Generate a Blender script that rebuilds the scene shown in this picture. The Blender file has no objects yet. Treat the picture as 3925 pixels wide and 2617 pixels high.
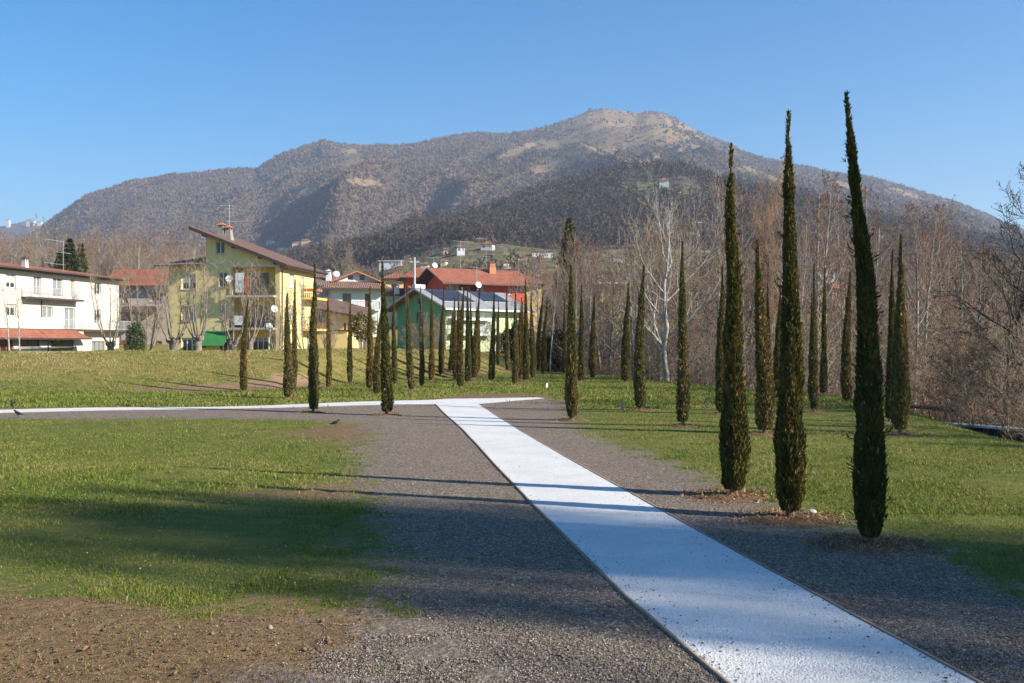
import bpy, bmesh, math, random
import numpy as np
from mathutils import Vector, Matrix
R = math.radians
sc = bpy.context.scene
col = sc.collection
# ------------------------------------------------------------------ camera, sky, sun, exposure
FN, CX, HY, EYE = 3816.0, 1962.5, 1308.0, 1.75      # focal length, centre and horizon of the photograph in its own pixels
cam_d = bpy.data.cameras.new("Camera"); cam = bpy.data.objects.new("Camera", cam_d); col.objects.link(cam)
cam.location = (0, 0, EYE); cam.rotation_euler = (R(90), 0, 0)
cam_d.lens = 35.0; cam_d.sensor_width = 36.0; cam_d.clip_start = 0.05; cam_d.clip_end = 20000
sc.camera = cam
SUN = Vector((0.835, -0.31, 0.455)).normalized()
sun_el = math.asin(SUN.z); sun_az = math.atan2(SUN.x, SUN.y)
w = bpy.data.worlds.new("World"); sc.world = w; w.use_nodes = True
nt = w.node_tree; bg = nt.nodes["Background"]
sky = nt.nodes.new("ShaderNodeTexSky"); sky.sky_type = 'NISHITA'; sky.sun_disc = False
sky.sun_elevation = sun_el; sky.sun_rotation = sun_az; sky.altitude = 250
sky.air_density = 1.0; sky.dust_density = 0.15; sky.ozone_density = 3.0
hs_ = nt.nodes.new("ShaderNodeHueSaturation"); hs_.inputs["Saturation"].default_value = 1.45; hs_.inputs["Value"].default_value = 1.0
nt.links.new(sky.outputs[0], hs_.inputs["Color"]); nt.links.new(hs_.outputs[0], bg.inputs[0]); bg.inputs[1].default_value = 0.076
sd = bpy.data.lights.new("Sun", 'SUN'); sd.energy = 5.0; sd.angle = R(0.53); sd.color = (1.0, 0.91, 0.76)
so = bpy.data.objects.new("Sun", sd); col.objects.link(so); so.rotation_euler = SUN.to_track_quat('Z', 'Y').to_euler()
sc.view_settings.view_transform = 'Standard'; sc.view_settings.look = 'None'
sc.view_settings.exposure = 1.22; sc.view_settings.gamma = 1.0; sc.view_settings.use_curve_mapping = False
sc.render.engine = 'CYCLES'
sc.cycles.max_bounces = 6; sc.cycles.diffuse_bounces = 2; sc.cycles.glossy_bounces = 2; sc.cycles.transparent_max_bounces = 6
sc.cycles.volume_bounces = 0; sc.cycles.sample_clamp_indirect = 4.0; sc.cycles.use_denoising = True; sc.cycles.use_adaptive_sampling = False

# ------------------------------------------------------------------ helpers
def Wd(x, y, Y):                     # a photo pixel at depth Y -> world
    return Vector(((x - CX) / FN * Y, Y, EYE + (HY - y) / FN * Y))
def Gd(x, y, z=0.0):                 # a photo pixel on level ground -> world x, y
    Y = (EYE - z) * FN / (y - HY)
    return ((x - CX) / FN * Y, Y)
def fade(t): return t * t * (3 - 2 * t)
def vnoise(x, y, seed=0):
    x = np.asarray(x, float); y = np.asarray(y, float)
    xi = np.floor(x).astype(np.int64); yi = np.floor(y).astype(np.int64)
    fx = fade(x - xi); fy = fade(y - yi)
    def h(a, b):
        n = (a * 374761393 + b * 668265263 + seed * 1442695041) & 0xFFFFFFFF
        n = ((n ^ (n >> 13)) * 1274126177) & 0xFFFFFFFF
        n = n ^ (n >> 16)
        return (n & 0xFFFF) / 65535.0
    return ((h(xi, yi) * (1 - fx) + h(xi + 1, yi) * fx) * (1 - fy) + (h(xi, yi + 1) * (1 - fx) + h(xi + 1, yi + 1) * fx) * fy) * 2 - 1
def fbm(x, y, o=4, seed=0):
    s = 0; a = 1; t = 0
    for i in range(o):
        s = s + a * vnoise(x * 2 ** i, y * 2 ** i, seed + i * 17); t += a; a *= 0.5
    return s / t
def sstep(a, b, x): return fade(np.clip((np.asarray(x, float) - a) / (b - a), 0, 1))

def tag(o, label=None, cat=None, group=None, kind=None):
    if label: o['label'] = label
    if cat: o['category'] = cat
    if group: o['group'] = group
    if kind: o['kind'] = kind
    return o
def empty(name, loc=(0, 0, 0), rz=0.0):
    o = bpy.data.objects.new(name, None); o.empty_display_size = 0.3
    o.location = loc; o.rotation_euler = (0, 0, rz); col.objects.link(o); return o
def link(name, me, parent=None):
    o = bpy.data.objects.new(name, me); col.objects.link(o)
    if parent: o.parent = parent
    return o
def mesh_np(name, V, F, mats, mi=None, smooth=False, colr=None):
    """V (n,3); F (m,k) all of the same corner count, or a list of such arrays"""
    me = bpy.data.meshes.new(name)
    if not isinstance(F, list): F = [F]
    F = [f for f in F if len(f)]
    V = np.asarray(V, np.float32)
    me.vertices.add(len(V)); me.vertices.foreach_set("co", V.ravel())
    li = np.concatenate([f.ravel() for f in F]).astype(np.int32)
    tot = np.concatenate([np.full(len(f), f.shape[1], np.int32) for f in F])
    st = np.concatenate([[0], np.cumsum(tot)[:-1]]).astype(np.int32)
    me.loops.add(len(li)); me.loops.foreach_set("vertex_index", li)
    me.polygons.add(len(tot)); me.polygons.foreach_set("loop_start", st); me.polygons.foreach_set("loop_total", tot)
    if not isinstance(mats, (list, tuple)): mats = [mats]
    for m in mats: me.materials.append(m)
    if mi is not None: me.polygons.foreach_set("material_index", np.asarray(mi, np.int32))
    if smooth: me.polygons.foreach_set("use_smooth", np.ones(len(tot), bool))
    me.update(calc_edges=True)
    if colr is not None:
        a = me.color_attributes.new("col", 'FLOAT_COLOR', 'POINT')
        c = np.ones((len(V), 4), np.float32); c[:, :colr.shape[1]] = colr
        a.data.foreach_set("color", c.ravel())
    return me

class MB:
    def __init__(s): s.v = []; s.f = []; s.m = []
    def add(s, vs, fs, m=0):
        b = len(s.v); s.v += [tuple(v) for v in vs]; s.f += [tuple(i + b for i in f) for f in fs]; s.m += [m] * len(fs)
    def quad(s, a, b, c, d, m=0): s.add([a, b, c, d], [(0, 1, 2, 3)], m)
    def box(s, x0, x1, y0, y1, z0, z1, m=0):
        s.add([(x0, y0, z0), (x1, y0, z0), (x1, y1, z0), (x0, y1, z0), (x0, y0, z1), (x1, y0, z1), (x1, y1, z1), (x0, y1, z1)],
              [(0, 3, 2, 1), (4, 5, 6, 7), (0, 1, 5, 4), (1, 2, 6, 5), (2, 3, 7, 6), (3, 0, 4, 7)], m)
    def slab(s, pts, th, m=0, mside=1):      # top polygon, thickness downwards
        n = len(pts); lo = [(p[0], p[1], p[2] - th) for p in pts]
        b = len(s.v); s.v += [tuple(p) for p in pts] + lo
        s.f.append(tuple(range(b, b + n))); s.m.append(m)
        s.f.append(tuple(reversed(range(b + n, b + 2 * n)))); s.m.append(mside)
        for i in range(n):
            j = (i + 1) % n; s.f.append((b + i, b + n + i, b + n + j, b + j)); s.m.append(mside)
    def tube(s, pts, rs, k=6, m=0, cap=True):
        b = len(s.v)
        for i, p in enumerate(pts):
            p = Vector(p); d = (Vector(pts[min(i + 1, len(pts) - 1)]) - Vector(pts[max(i - 1, 0)])).normalized()
            a = d.cross(Vector((0, 0, 1)) if abs(d.z) < 0.9 else Vector((1, 0, 0))).normalized(); c = d.cross(a)
            r = rs[i] if isinstance(rs, (list, tuple)) else rs
            for j in range(k):
                t = 2 * math.pi * j / k; s.v.append(tuple(p + (a * math.cos(t) + c * math.sin(t)) * r))
        for i in range(len(pts) - 1):
            for j in range(k):
                s.f.append((b + i * k + j, b + i * k + (j + 1) % k, b + (i + 1) * k + (j + 1) % k, b + (i + 1) * k + j)); s.m.append(m)
        if cap:
            s.f.append(tuple(b + j for j in reversed(range(k)))); s.m.append(m)
            e = b + (len(pts) - 1) * k; s.f.append(tuple(e + j for j in range(k))); s.m.append(m)
    def build(s, name, mats, parent=None, smooth=False):
        me = bpy.data.meshes.new(name); me.from_pydata(s.v, [], s.f)
        if not isinstance(mats, (list, tuple)): mats = [mats]
        for m in mats: me.materials.append(m)
        me.polygons.foreach_set("material_index", [min(m, len(mats) - 1) for m in s.m])
        if smooth: me.polygons.foreach_set("use_smooth", [True] * len(s.f))
        me.update(); return link(name, me, parent)

# ------------------------------------------------------------------ materials
def newmat(name, rough=0.85, spec=0.3):
    m = bpy.data.materials.new(name); m.use_nodes = True
    b = m.node_tree.nodes["Principled BSDF"]; b.inputs["Roughness"].default_value = rough
    b.inputs["Specular IOR Level"].default_value = spec
    return m, m.node_tree, b
def c4(c): return (c[0], c[1], c[2], 1)
def node(nt, t, **kw):
    n = nt.nodes.new(t)
    for k, v in kw.items(): setattr(n, k, v)
    return n
def noise(nt, vec, scale, detail=4, rough=0.6):
    n = node(nt, "ShaderNodeTexNoise"); n.inputs["Scale"].default_value = scale; n.inputs["Detail"].default_value = detail
    n.inputs["Roughness"].default_value = rough; nt.links.new(vec, n.inputs["Vector"]); return n.outputs["Fac"]
def ramp(nt, fac, stops):
    n = node(nt, "ShaderNodeValToRGB"); e = n.color_ramp.elements
    e[0].position = stops[0][0]; e[0].color = c4(stops[0][1]); e[1].position = stops[-1][0]; e[1].color = c4(stops[-1][1])
    for p, c in stops[1:-1]: q = e.new(p); q.color = c4(c)
    nt.links.new(fac, n.inputs[0]); return n.outputs[0]
def mix(nt, f, a, b, mode='MIX'):
    n = node(nt, "ShaderNodeMix", data_type='RGBA', blend_type=mode)
    for i, v in ((0, f), (6, a), (7, b)):
        if isinstance(v, (int, float)): n.inputs[i].default_value = v
        elif isinstance(v, tuple): n.inputs[i].default_value = c4(v)
        else: nt.links.new(v, n.inputs[i])
    return n.outputs[2]
def mth(nt, op, a, b=None, clamp=False):
    n = node(nt, "ShaderNodeMath", operation=op, use_clamp=clamp)
    for i, v in ((0, a), (1, b)):
        if v is None: continue
        if isinstance(v, (int, float)): n.inputs[i].default_value = v
        else: nt.links.new(v, n.inputs[i])
    return n.outputs[0]
def mrange(nt, v, a, b, c=0.0, d=1.0):
    n = node(nt, "ShaderNodeMapRange", interpolation_type='SMOOTHSTEP')
    nt.links.new(v, n.inputs[0])
    for i, q in ((1, a), (2, b), (3, c), (4, d)): n.inputs[i].default_value = q
    return n.outputs[0]
def bump(nt, b, h, dist, strength=1.0):
    n = node(nt, "ShaderNodeBump"); n.inputs["Distance"].default_value = dist; n.inputs["Strength"].default_value = strength
    nt.links.new(h, n.inputs["Height"]); nt.links.new(n.outputs[0], b.inputs["Normal"])
def vary(name, ca, cb, scale=3.0, rough=0.85, bmp=0.0, spec=0.3, detail=5):
    m, nt, b = newmat(name, rough, spec)
    tc = node(nt, "ShaderNodeTexCoord").outputs["Object"]
    f = noise(nt, tc, scale, detail)
    nt.links.new(mix(nt, mrange(nt, f, 0.3, 0.7), ca, cb), b.inputs["Base Color"])
    if bmp: bump(nt, b, noise(nt, tc, scale * 8, 4), bmp)
    return m
def plaster(name, c, dirt=0.75):
    m, nt, b = newmat(name, 0.9, 0.2)
    tc = node(nt, "ShaderNodeTexCoord").outputs["Object"]
    f = noise(nt, tc, 0.7, 6, 0.7); g = noise(nt, tc, 6.0, 5)
    mp = node(nt, "ShaderNodeMapping"); mp.inputs["Scale"].default_value = (2.5, 2.5, 0.25); nt.links.new(tc, mp.inputs[0])
    st = noise(nt, mp.outputs[0], 1.5, 5, 0.7)
    cc = mix(nt, mrange(nt, f, 0.35, 0.7), c, tuple(v * dirt for v in c))
    cc = mix(nt, mrange(nt, st, 0.52, 0.75, 0, 0.5), cc, tuple(v * dirt * 0.75 for v in c))
    cc = mix(nt, mrange(nt, g, 0.4, 0.7, 0, 0.25), cc, tuple(min(1, v * 1.15) for v in c))
    nt.links.new(cc, b.inputs["Base Color"]); bump(nt, b, g, 0.01)
    return m
def tiles(name, ca, cb, axis):
    """clay tile rows; axis = the local axis that the rows' courses repeat along (the slope runs along the other one)"""
    m, nt, b = newmat(name, 0.8, 0.3)
    tc = node(nt, "ShaderNodeTexCoord").outputs["Object"]
    sx = node(nt, "ShaderNodeSeparateXYZ"); nt.links.new(tc, sx.inputs[0])
    o = sx.outputs[0 if axis == 'x' else 1]; q = sx.outputs[1 if axis == 'x' else 0]
    wv = mth(nt, 'SINE', mth(nt, 'MULTIPLY', o, 2 * math.pi / 0.26))
    rw = mth(nt, 'FRACT', mth(nt, 'MULTIPLY', q, 1 / 0.36))
    f = noise(nt, tc, 0.9, 6, 0.7); g = noise(nt, tc, 7.0, 3)
    cc = mix(nt, mrange(nt, f, 0.35, 0.68), ca, cb)
    cc = mix(nt, mrange(nt, g, 0.45, 0.7, 0, 0.6), cc, tuple(v * 0.6 for v in cb))
    cc = mix(nt, mrange(nt, g, 0.5, 0.25, 0, 0.35), cc, tuple(min(1, v * 1.4) for v in ca))
    cc = mix(nt, mrange(nt, rw, 0.86, 0.97, 0, 0.55), cc, tuple(v * 0.3 for v in cb))
    nt.links.new(cc, b.inputs["Base Color"])
    h = mth(nt, 'ADD', wv, mth(nt, 'MULTIPLY', rw, 1.5)); bump(nt, b, h, 0.035)
    return m
def attrmat(name, rough=0.9, spec=0.2, gain=1.0, rnd=None, trans=0.0):
    m, nt, b = newmat(name, rough, spec)
    a = node(nt, "ShaderNodeAttribute", attribute_name="col"); c = a.outputs["Color"]
    if rnd:
        oi = node(nt, "ShaderNodeObjectInfo"); c = mix(nt, mth(nt, 'MULTIPLY', oi.outputs["Random"], rnd[1]), c, rnd[0], 'MULTIPLY')
    nt.links.new(c, b.inputs["Base Color"])
    if trans:
        t = node(nt, "ShaderNodeBsdfTranslucent"); nt.links.new(c, t.inputs[0])
        ms = node(nt, "ShaderNodeMixShader"); ms.inputs[0].default_value = trans
        nt.links.new(b.outputs[0], ms.inputs[1]); nt.links.new(t.outputs[0], ms.inputs[2])
        nt.links.new(ms.outputs[0], nt.nodes["Material Output"].inputs[0])
    return m

M = {}
M['dark_metal'] = vary('dark metal', (.035, .035, .04), (.06, .06, .065), 5, 0.5)
M['zinc'] = vary('zinc', (.42, .43, .45), (.55, .56, .58), 4, 0.5)
M['white_frame'] = vary('white frame', (.75, .75, .73), (.66, .66, .64), 4, 0.5)
M['wood_brown'] = vary('brown wood', (.22, .10, .05), (.30, .15, .08), 6, 0.6)
M['gutter'] = vary('brown gutter', (.055, .038, .035), (.085, .06, .055), 5, 0.5)
M['shutter'] = vary('grey roller shutter', (.36, .37, .36), (.43, .44, .43), 3, 0.7)
M['shutter_green'] = vary('grey green roller shutter', (.17, .18, .155), (.24, .25, .21), 3, 0.7)
M['shutter_blue'] = vary('blue grey shutter', (.16, .2, .27), (.2, .24, .32), 3, 0.7)
M['shutter_pink'] = vary('faded pink shutter', (.42, .2, .17), (.5, .26, .22), 3, 0.8)
M['curtain'] = vary('curtain behind glass', (.24, .27, .27), (.15, .17, .175), 7, 0.6)
M['concrete'] = vary('concrete', (.36, .35, .32), (.46, .45, .41), 2, 0.9, 0.01)
g, nt_, b_ = newmat('window glass', 0.08, 0.6); b_.inputs["Base Color"].default_value = (.02, .025, .032, 1); M['glass'] = g
M['stone'] = vary('stone', (.35, .33, .3), (.2, .18, .16), 9, 0.9, 0.02)
# ------------------------------------------------------------------ the ground
TOE_X = [-60, -18, -9, -6, -3, 0, 6]; TOE_Y = [30, 34, 36, 42, 46, 49, 54]
ED_Y = [-80, -20, 5, 17.5, 19.8, 21.4, 23.7, 30, 33.6, 35.7, 41.7, 45.4, 50.6, 59.6, 62, 68, 80, 120, 200, 400, 5000]
ED_X = [40, 30, 11, 9.0, 9.0, 9.2, 9.5, 10.5, 10.4, 9.7, 8.06, 6.6, 5.2, 3.0, 1.5, 1.0, 3, 14, 60, 400, 5000]
def ground_z(X, Y, micro=True):
    X = np.asarray(X, float); Y = np.asarray(Y, float)
    toe = np.interp(X, TOE_X, TOE_Y)
    top = 1.30 * sstep(0, 9.5, Y - toe) * (1 - sstep(-3.2, 1.5, X))
    back = sstep(6, 16, Y - toe - 9.5)
    z = top * (1 - back) + back * (0.35 * (1 - sstep(-3, 3, X)))
    z = z + sstep(95, 230, Y) * 8.0
    s = X - np.interp(Y, ED_Y, ED_X)
    z = z - 3.4 * sstep(-0.6, 8.5, s) * (1 - sstep(100, 170, Y)) * sstep(-60, -20, Y)
    z = z + 0.05 * vnoise(X * .25, Y * .25, 3) * sstep(12, 30, Y)
    z = z + 0.12 * vnoise(X * .12, Y * .12, 5) * sstep(30, 50, Y)
    return z
def gz(X, Y): return float(ground_z(X, Y))

def poly(pts): return np.array([Gd(*p) for p in pts])
def inside(P, X, Y):
    c = np.zeros(X.shape, bool); n = len(P)
    for i in range(n):
        x0, y0 = P[i]; x1, y1 = P[(i + 1) % n]
        if y0 == y1: continue
        t = ((y0 > Y) != (y1 > Y)) & (X < (x1 - x0) * (Y - y0) / (y1 - y0) + x0); c ^= t
    return c
def sdist(P, X, Y):              # signed distance, positive inside
    d = np.full(X.shape, 1e9); n = len(P)
    for i in range(n):
        a = P[i]; b = P[(i + 1) % n]; e = b - a; L = (e ** 2).sum()
        t = np.clip(((X - a[0]) * e[0] + (Y - a[1]) * e[1]) / max(L, 1e-9), 0, 1)
        d = np.minimum(d, np.hypot(X - a[0] - t * e[0], Y - a[1] - t * e[1]))
    return np.where(inside(P, X, Y), d, -d)
PL = [(1670, 1546), (1780, 1650), (1900, 1780), (2045, 1930), (2200, 2085), (2400, 2280), (2600, 2455), (2790, 2617)]
PR = [(1835, 1543), (1990, 1650), (2170, 1755), (2340, 1850), (2500, 1940), (2840, 2130), (3340, 2400), (3740, 2617)]
PLw = [Gd(*p) for p in PL]; PRw = [Gd(*p) for p in PR]
def ext(A, d=9):
    a, b = Vector(A[-2]), Vector(A[-1]); return A + [tuple(b + (b - a).normalized() * d)]
PLw = ext(PLw); PRw = ext(PRw)
CU = [Gd(-900, 1602), Gd(0, 1576), Gd(800, 1555), Gd(1650, 1532), Gd(1720, 1527), Gd(2062, 1521)]
CLl = [Gd(-900, 1617), Gd(0, 1588.5), Gd(800, 1567), PLw[0]]
path_main = np.array(PLw + PRw[::-1])
path_cross = np.array(CU + [Gd(2085, 1524), Gd(1990, 1531), PRw[0], PLw[0]] + CLl[:-1][::-1])
gravel_poly = np.array([Gd(*p) for p in [(1180, 2617), (1230, 2520), (1400, 2380), (1540, 2200), (1500, 2080), (1430, 1950), (1360, 1830), (1370, 1740), (1420, 1665), (1380, 1622), (1150, 1606), (700, 1604), (0, 1609), (-1200, 1640)]]
                       + [CU[0]] + CU[1:] + [Gd(*p) for p in [(2140, 1526), (2190, 1560), (2170, 1610), (2230, 1655), (2350, 1712), (2480, 1745), (2620, 1800), (2740, 1850), (2900, 1905), (3060, 1985), (3300, 2065), (3500, 2090), (3700, 2180), (3925, 2285)]]
                       + [(5.5, 2.5), (6.5, -8), (-.8, -8), (-1.2, 3.0)])
soil_poly = np.array([Gd(*p) for p in [(0, 2290), (300, 2290), (560, 2340), (900, 2330), (1250, 2310), (1500, 2290)]] + [(0, 5), (0.5, -8), (-6, -8), (-5.5, 5)])
soil2 = np.array([Gd(*p) for p in [(1650, 1530), (1750, 1512), (1900, 1505), (2080, 1512), (2180, 1528), (2060, 1521)]])     # bare earth beyond the junction
soil3 = np.array([(-14.5, 34.6), (-11, 35.4), (-8.3, 37.2), (-7.3, 40), (-8.6, 40.2), (-10.5, 37.6), (-13.5, 36.2)])               # scraped foot of the bank
soil4 = np.array([Gd(*p) for p in [(900, 1902), (1150, 1868), (1330, 1850), (1500, 1830), (1500, 1900), (1250, 1905)]])
soil5 = np.array([Gd(*p) for p in [(1130, 1655), (1290, 1630), (1500, 1620), (1450, 1680), (1350, 1700), (1180, 1672)]])
def masks(X, Y):
    gr = sdist(gravel_poly, X, Y)
    so = np.maximum.reduce([sdist(p, X, Y) for p in (soil_poly, soil2, soil3, soil4, soil5)])
    return gr, so

def axis(lo, hi, d0, core, g):
    a = [0.0]; d = d0
    while a[-1] < hi:
        if a[-1] > core: d *= g
        a.append(a[-1] + d)
    b = [0.0]; d = d0
    while b[-1] < -lo:
        if b[-1] > core: d *= g
        b.append(b[-1] + d)
    return np.array(sorted(set([-q for q in b] + a)))
gx = axis(-5000, 5000, 0.13, 7.0, 1.045)
gy = axis(-400, 5000, 0.12, 14.0, 1.022)
GX, GY = np.meshgrid(gx, gy)
GZ = ground_z(GX, GY)
near = (np.abs(GX) < 9) & (GY < 20)
GR, SO = masks(GX, GY)
mic = (fbm(GX * 4, GY * 4, 3, 11) * .012 * (GR < 0) + fbm(GX * 5, GY * 5, 2, 12) * .004) * near + (fbm(GX * 6, GY * 6, 3, 14) * .028) * (SO > 0) * near
GZ = GZ + mic
ny, nx = GX.shape
idx = np.arange(nx * ny).reshape(ny, nx)
Fg = np.stack([idx[:-1, :-1], idx[:-1, 1:], idx[1:, 1:], idx[1:, :-1]], -1).reshape(-1, 4)

m, nt, b = newmat('grass, gravel and bare earth', 0.95, 0.15)
geo = node(nt, "ShaderNodeNewGeometry").outputs["Position"]
at = node(nt, "ShaderNodeAttribute", attribute_name="col"); sp = node(nt, "ShaderNodeSeparateColor"); nt.links.new(at.outputs["Color"], sp.inputs[0])
n1 = noise(nt, geo, 0.35, 5, 0.6); n2 = noise(nt, geo, 2.2, 6, 0.7); n3 = noise(nt, geo, 14, 4, 0.7); n4 = noise(nt, geo, 60, 3, 0.7)
grass = ramp(nt, n2, [(0.25, (.070, .088, .016)), (0.45, (.125, .135, .025)), (0.6, (.19, .170, .042)), (0.78, (.28, .205, .08))])
grass = mix(nt, mrange(nt, n1, 0.35, 0.65, 0, 0.75), grass, ramp(nt, n3, [(0.3, (.075, .105, .018)), (0.7, (.15, .165, .035))]))
grass = mix(nt, mrange(nt, n3, 0.52, 0.75, 0, 0.6), grass, (.24, .19, .075))
dry = ramp(nt, n3, [(0.3, (.13, .125, .03)), (0.5, (.25, .20, .065)), (0.75, (.40, .29, .13))])
dryf = mth(nt, 'MULTIPLY', sp.outputs[2], mrange(nt, n2, 0.30, 0.62, 0.15, 1.0))
grass = mix(nt, dryf, grass, dry)
soilc = ramp(nt, n3, [(0.3, (.115, .070, .035)), (0.5, (.19, .120, .060)), (0.72, (.29, .20, .11))])
soilc = mix(nt, mth(nt, 'MULTIPLY', sp.outputs[2], 0.75), soilc, (.46, .30, .175))
vor = node(nt, "ShaderNodeTexVoronoi"); vor.inputs["Scale"].default_value = 55; nt.links.new(geo, vor.inputs["Vector"])
vs = node(nt, "ShaderNodeSeparateColor"); nt.links.new(vor.outputs["Color"], vs.inputs[0])
grav = ramp(nt, vs.outputs[0], [(0.0, (.090, .069, .052)), (0.45, (.195, .152, .118)), (0.85, (.285, .228, .185)), (1.0, (.45, .39, .34))])
grav = mix(nt, mrange(nt, n2, 0.35, 0.7, 0, 0.5), grav, (.18, .135, .10))
wob = mth(nt, 'MULTIPLY', mth(nt, 'SUBTRACT', n2, 0.5), 3.4)
wob = mth(nt, 'ADD', wob, mth(nt, 'MULTIPLY', mth(nt, 'SUBTRACT', n3, 0.5), 2.4))
gf = mrange(nt, mth(nt, 'ADD', mth(nt, 'MULTIPLY', mth(nt, 'SUBTRACT', sp.outputs[0], 0.5), 8.0), wob), -0.35, 0.25)
sf = mrange(nt, mth(nt, 'ADD', mth(nt, 'MULTIPLY', mth(nt, 'SUBTRACT', sp.outputs[1], 0.5), 8.0), wob), -0.35, 0.15)
patch = mrange(nt, mth(nt, 'ADD', n1, mth(nt, 'MULTIPLY', n3, 0.6)), 0.90, 1.05, 0, 0.7)
gcol = mix(nt, patch, grass, soilc)
cc = mix(nt, sf, gcol, soilc); cc = mix(nt, gf, cc, grav)
nt.links.new(cc, b.inputs["Base Color"])
bump(nt, b, mth(nt, 'ADD', mth(nt, 'MULTIPLY', n3, 0.7), mth(nt, 'MULTIPLY', n4, 0.5)), 0.05, 0.8)
M['ground'] = m
dryness = np.clip(sstep(-1, 5, GY - np.interp(GX, TOE_X, TOE_Y)) * (1 - sstep(-2, 3, GX)), 0, 1)
cl = np.stack([np.clip(GR / 8 + .5, 0, 1), np.clip(SO / 8 + .5, 0, 1), dryness], -1).reshape(-1, 3)
me = mesh_np('ground', np.stack([GX, GY, GZ], -1).reshape(-1, 3), Fg, M['ground'], smooth=True, colr=cl)
tag(link('ground', me), 'grass lawns, brown gravel verges and bare earth', kind='structure')

# white gravel path
def strip(A, B, n, dz, name, mat):
    A = np.array(A); B = np.array(B); V = []
    def res(P):
        d = np.r_[0, np.cumsum(np.hypot(*np.diff(P, axis=0).T))]; t = np.linspace(0, d[-1], n)
        return np.stack([np.interp(t, d, P[:, 0]), np.interp(t, d, P[:, 1])], 1)
    a, bb = res(A), res(B); k = 9
    P = a[:, None] + (bb - a)[:, None] * np.linspace(0, 1, k)[None, :, None]
    X, Y = P[..., 0], P[..., 1]
    Z = ground_z(X, Y) + dz + fbm(X * 7, Y * 7, 3, 5) * .003 + .002
    i = np.arange(n * k).reshape(n, k)
    F = np.stack([i[:-1, :-1], i[:-1, 1:], i[1:, 1:], i[1:, :-1]], -1).reshape(-1, 4)
    return np.stack([X, Y, Z], -1).reshape(-1, 3), F
m, nt, b = newmat('white marble gravel', 0.95, 0.15)
geo = node(nt, "ShaderNodeNewGeometry").outputs["Position"]
n1 = noise(nt, geo, 1.3, 4); n3 = noise(nt, geo, 26, 4, 0.7)
vor = node(nt, "ShaderNodeTexVoronoi"); vor.inputs["Scale"].default_value = 75; nt.links.new(geo, vor.inputs["Vector"])
vs = node(nt, "ShaderNodeSeparateColor"); nt.links.new(vor.outputs["Color"], vs.inputs[0])
c = mix(nt, mrange(nt, n1, 0.35, 0.7), (.66, .655, .64), (.58, .575, .56))
c = mix(nt, mrange(nt, vs.outputs[0], 0.0, 0.25, 0.5, 0), c, (.40, .39, .37))
c = mix(nt, mrange(nt, n3, 0.70, 0.78, 0, 0.4), c, (.36, .32, .28))
nt.links.new(c, b.inputs["Base Color"])
bump(nt, b, mth(nt, 'ADD', n3, mth(nt, 'MULTIPLY', vor.outputs["Distance"], 0.6)), 0.013, 0.6)
M['white_gravel'] = m
V1, F1 = strip(PLw, PRw, 260, .006, 'path', m)
V2, F2 = strip(CU[:4] , CLl, 200, .005, 'path', m)
V3, F3 = strip([CU[3], CU[4], CU[5], Gd(2085, 1524)], [PLw[0], PRw[0], Gd(1990, 1531), Gd(2088, 1525)], 60, .0045, 'path', m)
V = np.concatenate([V1, V2, V3]); F = np.concatenate([F1, F2 + len(V1), F3 + len(V1) + len(V2)])
tag(link('path', mesh_np('path', V, F, M['white_gravel'], smooth=True)), 'white marble gravel path running to a junction', kind='structure')
# timber edging boards along the path
M['edging'] = vary('weathered timber edging', (.30, .22, .15), (.20, .15, .11), 12, 0.9, 0.003)
def edging(P, side, th=.028, hh=.012):
    P = np.array(P); d = np.r_[0, np.cumsum(np.hypot(*np.diff(P, axis=0).T))]; n = int(d[-1] / .35); t = np.linspace(0, d[-1], n)
    X = np.interp(t, d, P[:, 0]); Y = np.interp(t, d, P[:, 1]); tx = np.gradient(X); ty = np.gradient(Y); L = np.hypot(tx, ty)
    nxx, nyy = ty / L * side, -tx / L * side; wig = vnoise(t * .8, t * 0, 7) * .006
    X = X + nxx * wig; Y = Y + nyy * wig
    z = ground_z(X, Y)
    ring = [np.stack([X, Y, z - .03], 1), np.stack([X, Y, z + hh], 1), np.stack([X + nxx * th, Y + nyy * th, z + hh], 1), np.stack([X + nxx * th, Y + nyy * th, z - .03], 1)]
    V = np.stack(ring, 1).reshape(-1, 3); i = np.arange(n * 4).reshape(n, 4)
    F = np.concatenate([np.stack([i[:-1, a], i[1:, a], i[1:, (a + 1) % 4], i[:-1, (a + 1) % 4]], -1) for a in range(4)])
    return V, F
Va, Fa = edging(PLw, 1); Vb, Fb = edging(PRw, -1); Vc, Fc = edging(CU[:5], -1, .03, .012); Vd, Fd = edging(CLl, 1, .03, .012)
o = 0; VV = []; FF = []
for v_, f_ in ((Va, Fa), (Vb, Fb), (Vc, Fc), (Vd, Fd)): VV.append(v_); FF.append(f_ + o); o += len(v_)
tag(link('path_kerb', mesh_np('path_kerb', np.concatenate(VV), np.concatenate(FF), M['edging'])), 'low timber boards edging the white path', kind='structure')

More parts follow.
